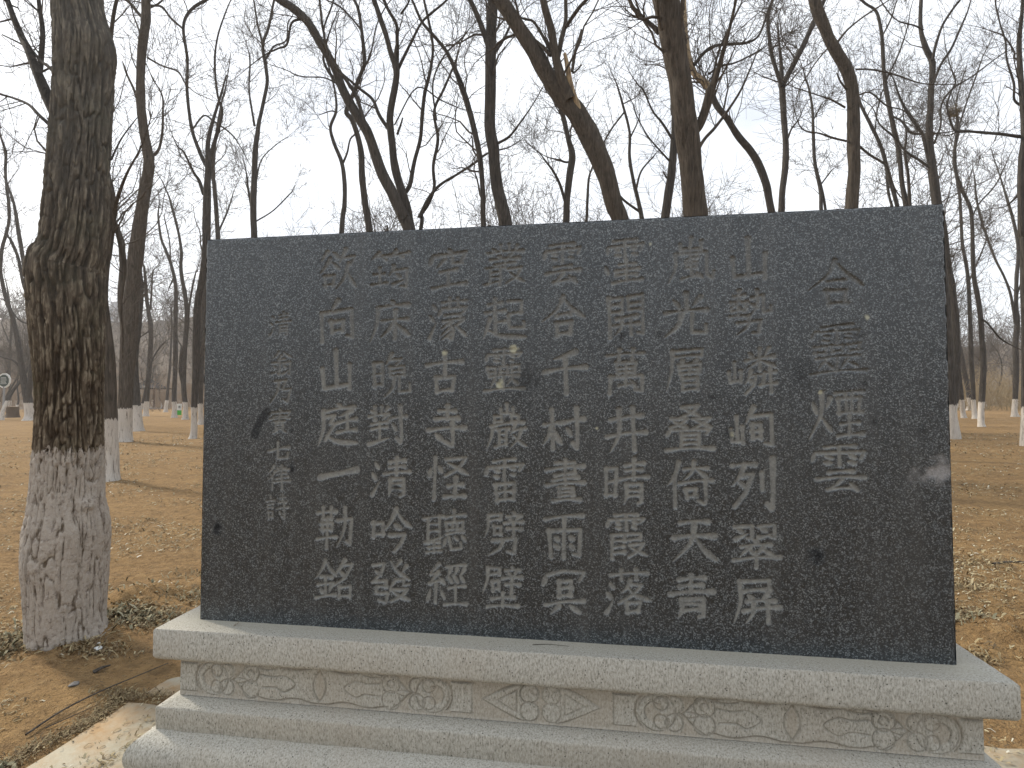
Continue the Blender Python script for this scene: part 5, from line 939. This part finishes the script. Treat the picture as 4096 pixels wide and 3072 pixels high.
# ------------------------------------------------------------------ litter, grass, sticks, clods
def flakes(name, spots, n, size, material, seed, label, cat, upright=0.25, clump=0.8, tint=(0, 1)):
    """spots: list of (x, y, rx, ry, weight); two bent quads per dry leaf"""
    rng = np.random.default_rng(seed); w = np.array([s_[4] for s_ in spots], float); w /= w.sum()
    ids = rng.choice(len(spots), n, p=w); S_ = np.array([s_[:4] for s_ in spots])[ids]
    x = S_[:, 0]+rng.normal(0, .5, n)*S_[:, 2]; y = S_[:, 1]+rng.normal(0, .5, n)*S_[:, 3]
    return x, y
def leaves(x, y, size, upright, seed, lift=0.002):
    rng = np.random.default_rng(seed); n = len(x); z = ground_h(x, y)
    inb = (np.abs(x) < 1.86) & (y > -0.25) & (y < 0.5); keep = ~inb; x, y, z = x[keep], y[keep], z[keep]; n = len(x)
    onp = (y < 1.0) & (y > -.75) & (np.abs(x) < 2.95); z = np.where(onp, np.maximum(z, -0.112), z)
    a = rng.uniform(0, 2*np.pi, n); ln = size*rng.uniform(.35, 1.3, n); wd = ln*rng.uniform(.10, .34, n)
    tl = rng.normal(0, upright, n); cu = rng.uniform(.1, .9, n)
    dx, dy = np.cos(a), np.sin(a); px_, py_ = -dy, dx
    up = np.sin(tl)*ln*0.5
    P = []
    for u_, v_, h_ in ((-1, -1, 0), (-1, 1, 0), (0, -1, 1), (0, 1, 1), (1, -.5, 0), (1, .5, 0)):
        P.append(np.stack([x+dx*u_*ln/2+px_*v_*wd/2, y+dy*u_*ln/2+py_*v_*wd/2, z+lift+np.abs(up)+u_*up+h_*cu*ln*0.35+v_*wd*0.2*np.sin(tl*3)+0.12*wd], -1))
    V_ = np.stack(P, 1).reshape(-1, 3); b0 = np.arange(n)[:, None]*6
    F_ = np.concatenate([b0+[0, 2, 3, 1], b0+[2, 4, 5, 3]]); return V_, F_, n
def litter_obj(name, x, y, size, upright, material, seed, label, cat, t0=0, t1=1, size_arr=None):
    V_, F_, n = leaves(x, y, size if size_arr is None else size_arr, upright, seed); m = mesh(name, V_, F_, M[material], False)
    rng = np.random.default_rng(seed+1); fattr(m, 'tint', np.repeat(t0+(t1-t0)*rng.beta(2.4, 1.8, n), 6)); return tag(link(name, m), label, cat, None, 'stuff')
rngL = np.random.default_rng(5)
def scatter(n, dmin, dmax, amin=-0.85, amax=0.80, dens=None):
    d = np.exp(rngL.uniform(math.log(dmin), math.log(dmax), n)); a = fa+rngL.uniform(amin, amax, n)
    x = CAM[0]+d*np.sin(a); y = CAM[1]+d*np.cos(a); m_ = 0.5+0.9*fbm(x*1.3, y*1.3, 0, 3, 5)
    k_ = (m_ > rngL.uniform(0, 1.1, n)) & ~((x > -1.9) & (x < 1.9) & (y > -.3) & (y < .5))
    # hidden by the tablet: not needed
    fx2 = x[k_]; fy2 = y[k_]; s_ = (fx2-CAM[0])/(fy2-CAM[1]); xi = CAM[0]+s_*(0-CAM[1]); vis = ~((fy2 > 0.6) & (np.abs(xi) < 1.5))
    return fx2[vis], fy2[vis]
x, y = scatter(170000, 2.2, 30)
dd_ = np.hypot(x-CAM[0], y-CAM[1])
litter_obj('leaf_litter', x, y, .03, .25, 'litter', 11, 'dry leaves and straw scattered over the bare brown earth', 'leaf litter', size_arr=0.025*(0.7+np.clip(dd_/9, 0, 2.4)))
def cluster(spots, n, seed):
    rng = np.random.default_rng(seed); w = np.array([s_[4] for s_ in spots], float); w /= w.sum(); S_ = np.array([s_[:4] for s_ in spots])[rng.choice(len(spots), n, p=w)]
    return S_[:, 0]+rng.normal(0, .5, n)*S_[:, 2], S_[:, 1]+rng.normal(0, .5, n)*S_[:, 3]
jy = np.linspace(-.30, .36, 12)
x, y = cluster([(-2.35+0.03*math.sin(q*9), q, .07, .08, 1) for q in jy]+[(-2.45+0.1*q, .40+.02*math.sin(q*3), .10, .06, .8) for q in range(4)], 2600, 21)
litter_obj('joint_litter', x, y, .019, .6, 'litter', 22, 'dark curled dry leaves filling the joint between the paving slabs', 'leaf litter', 0, .75)
x, y = cluster([(-3.10, 1.28, .35, .22, 1.6), (-3.55, .78, .30, .25, 1), (-2.75, 1.75, .45, .2, .9), (-3.05, 2.3, .6, .25, .6), (2.75, 2.2, .45, .22, 1.3), (3.2, 2.9, .6, .3, 1.1), (2.5, 1.5, .25, .15, .6), (3.7, 3.6, .7, .25, .8), (-3.0, .80, .35, .12, .5), (4.2, 5.0, 1.2, .3, .7), (3.6, 6.8, 1.0, .3, .6)], 8500, 23)
litter_obj('leaf_drift', x, y, .036, .6, 'litter', 24, 'thicker drifts of pale dry leaves and weeds beside the base and the thick trunk', 'leaf litter', 0, .82)
x, y = cluster([(-3.58, .82, .28, .25, 1), (-3.12, 1.25, .30, .18, 1.2), (-2.75, 1.72, .35, .12, .6), (2.7, 2.05, .3, .15, .6), (-2.42, -.28, .12, .06, .5), (-3.8, 1.6, .6, .4, .4)], 900, 25)
litter_obj('dry_weeds', x, y, .05, 1.0, 'grass', 26, 'tufts of grey green winter weeds at the foot of the thick trunk', 'weeds')
def stick(name, pts, r, material, label, cat, k=5):
    P = crom(np.array(pts), 6); mb = MB(); mb.tube(P-P[0], np.linspace(r, r*.45, len(P)), k, True); o = link(name, mb.mesh(name, M[material]), None, P[0]); return tag(o, label, cat)
gz_ = lambda x_, y_, h_=0.006: float(ground_h(np.array(x_), np.array(y_)))+h_
stick('fallen_stick', [(-2.50, -.02, -.100), (-2.51, .18, -.092), (-2.47, .36, -.085), (-2.41, .52, -.082), (-2.36, .72, -.09)], .0055, 'twig', 'long thin bent stick lying on the soil left of the base', 'stick')
stick('fallen_stick', [(-2.47, .05, -.106), (-2.43, .16, -.104), (-2.40, .27, -.106)], .003, 'twig', 'short thin stick beside the litter filled paving joint', 'stick')
stick('fallen_stick', [(-2.72, .56, -.095), (-2.70, .60, -.085), (-2.69, .645, -.09)], .012, 'twig', 'short stub of broken stick standing out on the bare soil before the thick trunk', 'stick')
stick('fallen_stick', [(-3.3, 2.9, gz_(-3.3, 2.9)), (-3.1, 3.0, gz_(-3.1, 3.0)), (-2.85, 3.22, gz_(-2.85, 3.22))], .010, 'twig', 'dark stick on the soil just left of the tablet edge', 'stick')
stick('fallen_stick', [(4.0, 3.55, gz_(4.0, 3.55)), (4.2, 3.6, gz_(4.2, 3.6)), (4.6, 3.65, gz_(4.6, 3.65))], .012, 'twig', 'dark stick on the soil at the right border', 'stick')
stick('twig_on_base', [(-.03, -.055, ZB+.003), (.04, -.045, ZB+.004), (.12, -.05, ZB+.003)], .0016, 'twig', 'hair thin brown twig lying on the base ledge under the tablet', 'twig', 3)
mb = MB(); rngq = np.random.default_rng(4)
for q in range(5):
    c0 = np.array([rngq.normal(0, .008), rngq.normal(0, .005), .001]); d = rngq.normal(0, .012, 3); d[2] = abs(d[2])*.5+.002
    e = np.array([-d[1], d[0], 0])*.4; mb.add([c0-e*.3, c0+e*.3, c0+d+e*.3, c0+d-e*.3], [(0, 1, 2, 3)])
o = link('dry_leaf', mb.mesh('dry_leaf', M['brush_brown'], False), None, (-1.39, -.035, ZB)); tag(o, 'small curled dry leaf on the sunlit left end of the base ledge', 'leaf')
def clod(name, loc, r, material, label, cat, seed, sq=.6, group=None):
    th = np.linspace(0, 2*np.pi, 16, endpoint=False); ph = np.linspace(.05, np.pi-.05, 9); TH, PH = np.meshgrid(th, ph)
    d = np.stack([np.sin(PH)*np.cos(TH), np.sin(PH)*np.sin(TH), np.cos(PH)], -1); f = 1+.3*fbm(d[..., 0]*2+seed, d[..., 1]*2, d[..., 2]*2, 3, seed)
    v = d*f[..., None]*r*np.array([1, 1, sq]); i_ = np.arange(8)[:, None]*16; j = np.arange(16)[None, :]; j2 = (j+1) % 16
    F = np.stack([i_+j, i_+16+j, i_+16+j2, i_+j2], -1).reshape(-1, 4)
    o = link(name, mesh(name, v.reshape(-1, 3), F, M[material], True), None, loc); return tag(o, label, cat, group)
clod('earth_clod', (-3.42, 1.52, gz_(-3.42, 1.52, .02)), .075, 'soil', 'fist sized lump of orange earth on the mound right of the thick trunk', 'earth clod', 3)
clod('stone', (-2.93, .80, gz_(-2.93, .80, .006)), .022, 'sign_white', 'small white crumb of fallen whitewash at the foot of the thick trunk', 'stone chip', 5)
clod('stone', (-2.97, .84, gz_(-2.97, .84, .004)), .013, 'sign_white', 'tiniest white chip beside the thick trunk, behind the bigger crumb', 'stone chip', 6)
clod('stone', (-2.70, .42, gz_(-2.70, .42, .004)), .026, 'grey_stone', 'flat grey stone pressed into the soil before the thick trunk', 'stone', 8, .25)

# ------------------------------------------------------------------ far things: notices, stump, pavilion, building, nest
g = groundpt(8, 45); r = thing('notice_board', 'round white rimmed notice board on a grey post at the far left', 'notice board', g)
mb = MB(); mb.box((-.06, -.05, -.1), (.06, .05, 2.5)); link('post', mb.mesh('post', M['grey_metal'], False), r)
def discm(name, R_, y0, y1, z, n, material, parent):
    a = np.arange(n)*2*np.pi/n+np.pi/n; v = [(R_*math.cos(q), y0, z+R_*math.sin(q)) for q in a]+[(R_*math.cos(q), y1, z+R_*math.sin(q)) for q in a]+[(0, y0, z), (0, y1, z)]
    f = [(k, (k+1) % n, (k+1) % n+n, k+n) for k in range(n)]
    mb = MB(); mb.add(v, f)
    tri = [(k, 2*n, 2*n, (k+1) % n) for k in range(0)]
    for k in range(0, n, 2): mb.f.append(np.array([[2*n, (k+2) % n, (k+1) % n, k], [2*n+1, k+n, (k+1) % n+n, (k+2) % n+n]]))
    return link(name, mb.mesh(name, M[material], False), parent)
bd = discm('board', .62, -.04, .04, 2.95, 12, 'sign_white', r)
pn = discm('panel', .50, -.055, -.045, 2.95, 12, 'sign_dark', r)
mb = MB()
for q in range(6): mb.box((-.30+.03*(q % 2), -.062, 2.68+.10*q), (.30-.05*(q % 3), -.058, 2.71+.10*q))
link('lettering', mb.mesh('lettering', M['sign_white'], False), pn)
g = groundpt(27, 43); r = thing('tree_stump', 'dark squat tree stump beside the post of the round board', 'tree stump', g)
P_s = np.array([(0, 0, -.1), (0, 0, .1), (.02, 0, .3), (.02, 0, .55), (.0, 0, .80), (.0, 0, .86)]); v, F = trunk_mesh('stump', *smooth_path(P_s, [.46, .42, .38, .37, .38, .36], 4), 16, None, .12, 5)
m = mesh('stump_side', v, F, M['stump_wood']); link('stump_side', m, r)
tp = v[-16:]; c_ = tp.mean(0); mb = MB(); mb.add(np.vstack([tp, c_+[0, 0, .015]]), [(k, (k+1) % 16, (k+2) % 16, 16) for k in range(0, 16, 2)]); link('cut_top', mb.mesh('cut_top', M['brush_brown']), r)
g = groundpt(386.5, 47); r = thing('notice_sign', 'small white and green notice between two slim whitewashed trees', 'sign', g, None, -.1)
mb = MB(); mb.box((-.27, -.03, .42), (.27, .03, .98)); link('upper_panel', mb.mesh('upper_panel', M['sign_white'], False), r)
mb = MB(); mb.box((-.26, -.033, .02), (.26, .033, .42)); link('green_panel', mb.mesh('green_panel', M['sign_green'], False), r)
mb = MB(); mb.box((.00, -.040, .60), (.20, -.034, .80)); em = mb.mesh('emblem', M['sign_dark'], False); link('emblem', em, r)
mb = MB(); mb.box((.05, -.046, .66), (.15, -.041, .72)); link('emblem_mark', mb.mesh('emblem_mark', M['sign_white'], False), r)
mb = MB(); mb.box((-.20, .035, -.1), (-.15, .07, .9)); link('post', mb.mesh('post', M['grey_metal'], False), r)
# pavilion
g = groundpt(322, 72); r = thing('pavilion', 'low dark pavilion with a curved tiled roof behind the wavy slim tree', 'pavilion', g, None, .2)
mb = MB(); R0, R1 = 2.9, .25; zs = [(2.9, 3.05), (2.2, 3.25), (1.4, 3.65), (.6, 4.25), (.12, 4.7)]
ring = lambda q, z_: [(-q, -q, z_+.12*(q > 2.5)), (q, -q, z_+.12*(q > 2.5)), (q, q, z_+.12*(q > 2.5)), (-q, q, z_+.12*(q > 2.5))]
v = []; f = []
for q, z_ in zs: v += ring(q, z_)
v += ring(2.8, 2.9)
for a in range(len(zs)-1):
    for k in range(4): f.append((a*4+k, a*4+(k+1) % 4, a*4+4+(k+1) % 4, a*4+4+k))
n_ = len(zs)*4
for k in range(4): f.append((n_+k, n_+(k+1) % 4, (k+1) % 4, k))
f.append((n_, n_+3, n_+2, n_+1)); f.append((n_-4, n_-3, n_-2, n_-1))
mb.add(v, f); link('roof', mb.mesh('roof', M['roof_tile'], False), r)
r.scale = (.72, .72, .85)
for sx in (-1, 1):
    for sy in (-1, 1):
        mb = MB(); mb.tube([(sx*2.1, sy*2.1, -.2), (sx*2.1, sy*2.1, 3.0)], [.14, .13], 8); link('post', mb.mesh('post', M['timber']), r)
        
mb = MB(); mb.box((-2.4, -2.4, -.3), (2.4, 2.4, .15)); link('plinth', mb.mesh('plinth', M['far_wall'], False), r)
# far apartment block
g = groundpt(247, 205); g[2] = 5; r = thing('apartment_block', 'hazy grey apartment tower on the skyline just right of the thickest trunk', 'building', g, None, .3)
Wb, Hb = 4.5, 33.0
mb = MB(); mb.box((-Wb, 0, -8), (Wb, 8, Hb)); mb.box((-Wb*.6, 1, Hb), (Wb*.2, 6, Hb+1.8)); link('wall', mb.mesh('wall', M['far_wall'], False), r)
wm = MB(); wm.box((-.5, -.08, 0), (.5, .05, .9)); wme = wm.mesh('window', M['far_window'], False)
for fl in range(10, 21):
    for cx_ in (-3.4, -1.7, 0, 1.7, 3.4): link('window', wme, r, (cx_, 0, fl*1.55))
# bird's nest in the level branch
p = at(2060, 243, 17); mb = MB(); rn = np.random.default_rng(9)
for q in range(220):
    a = rn.uniform(0, 6.28); b_ = a+rn.uniform(.5, 1.6); ra, rb = rn.uniform(.10, .24, 2); h_ = rn.uniform(-.13, .13); rr0 = 1-.6*abs(h_)/.13*(h_ < 0)
    P0 = np.array([ra*math.cos(a)*rr0, ra*math.sin(a)*rr0, h_]); P1 = np.array([rb*math.cos(b_)*rr0, rb*math.sin(b_)*rr0, h_+rn.uniform(-.05, .07)])
    mb.tube([P0, (P0+P1)/2*1.1, P1*1.05], [.004]*3, 3, False)
tag(link('bird_nest', mb.mesh('bird_nest', M['nest_twigs']), None, p), 'small twiggy bird nest in the branches above the right end of the tablet', 'bird nest')

# ------------------------------------------------------------------ thin winter haze
mb = MB(); mb.box((-2100, -2100, -3), (2100, 2100, 52)); hz = mb.mesh('haze', [], False)
m = bpy.data.materials.new('haze'); m.use_nodes = True; t = m.node_tree; t.nodes.clear(); o_ = N(t, 'ShaderNodeOutputMaterial')
pv = N(t, 'ShaderNodeVolumePrincipled'); pv.inputs['Density'].default_value = 0.0008; pv.inputs['Color'].default_value = (0.93, 0.94, 0.96, 1); pv.inputs['Anisotropy'].default_value = 0.3
L(t, pv.outputs[0], o_.inputs['Volume']); hz.materials.append(m)
tag(link('haze', hz), 'thin pale winter haze filling the air of the wood', 'haze', None, 'stuff')
SC.cycles.volume_bounces = 1
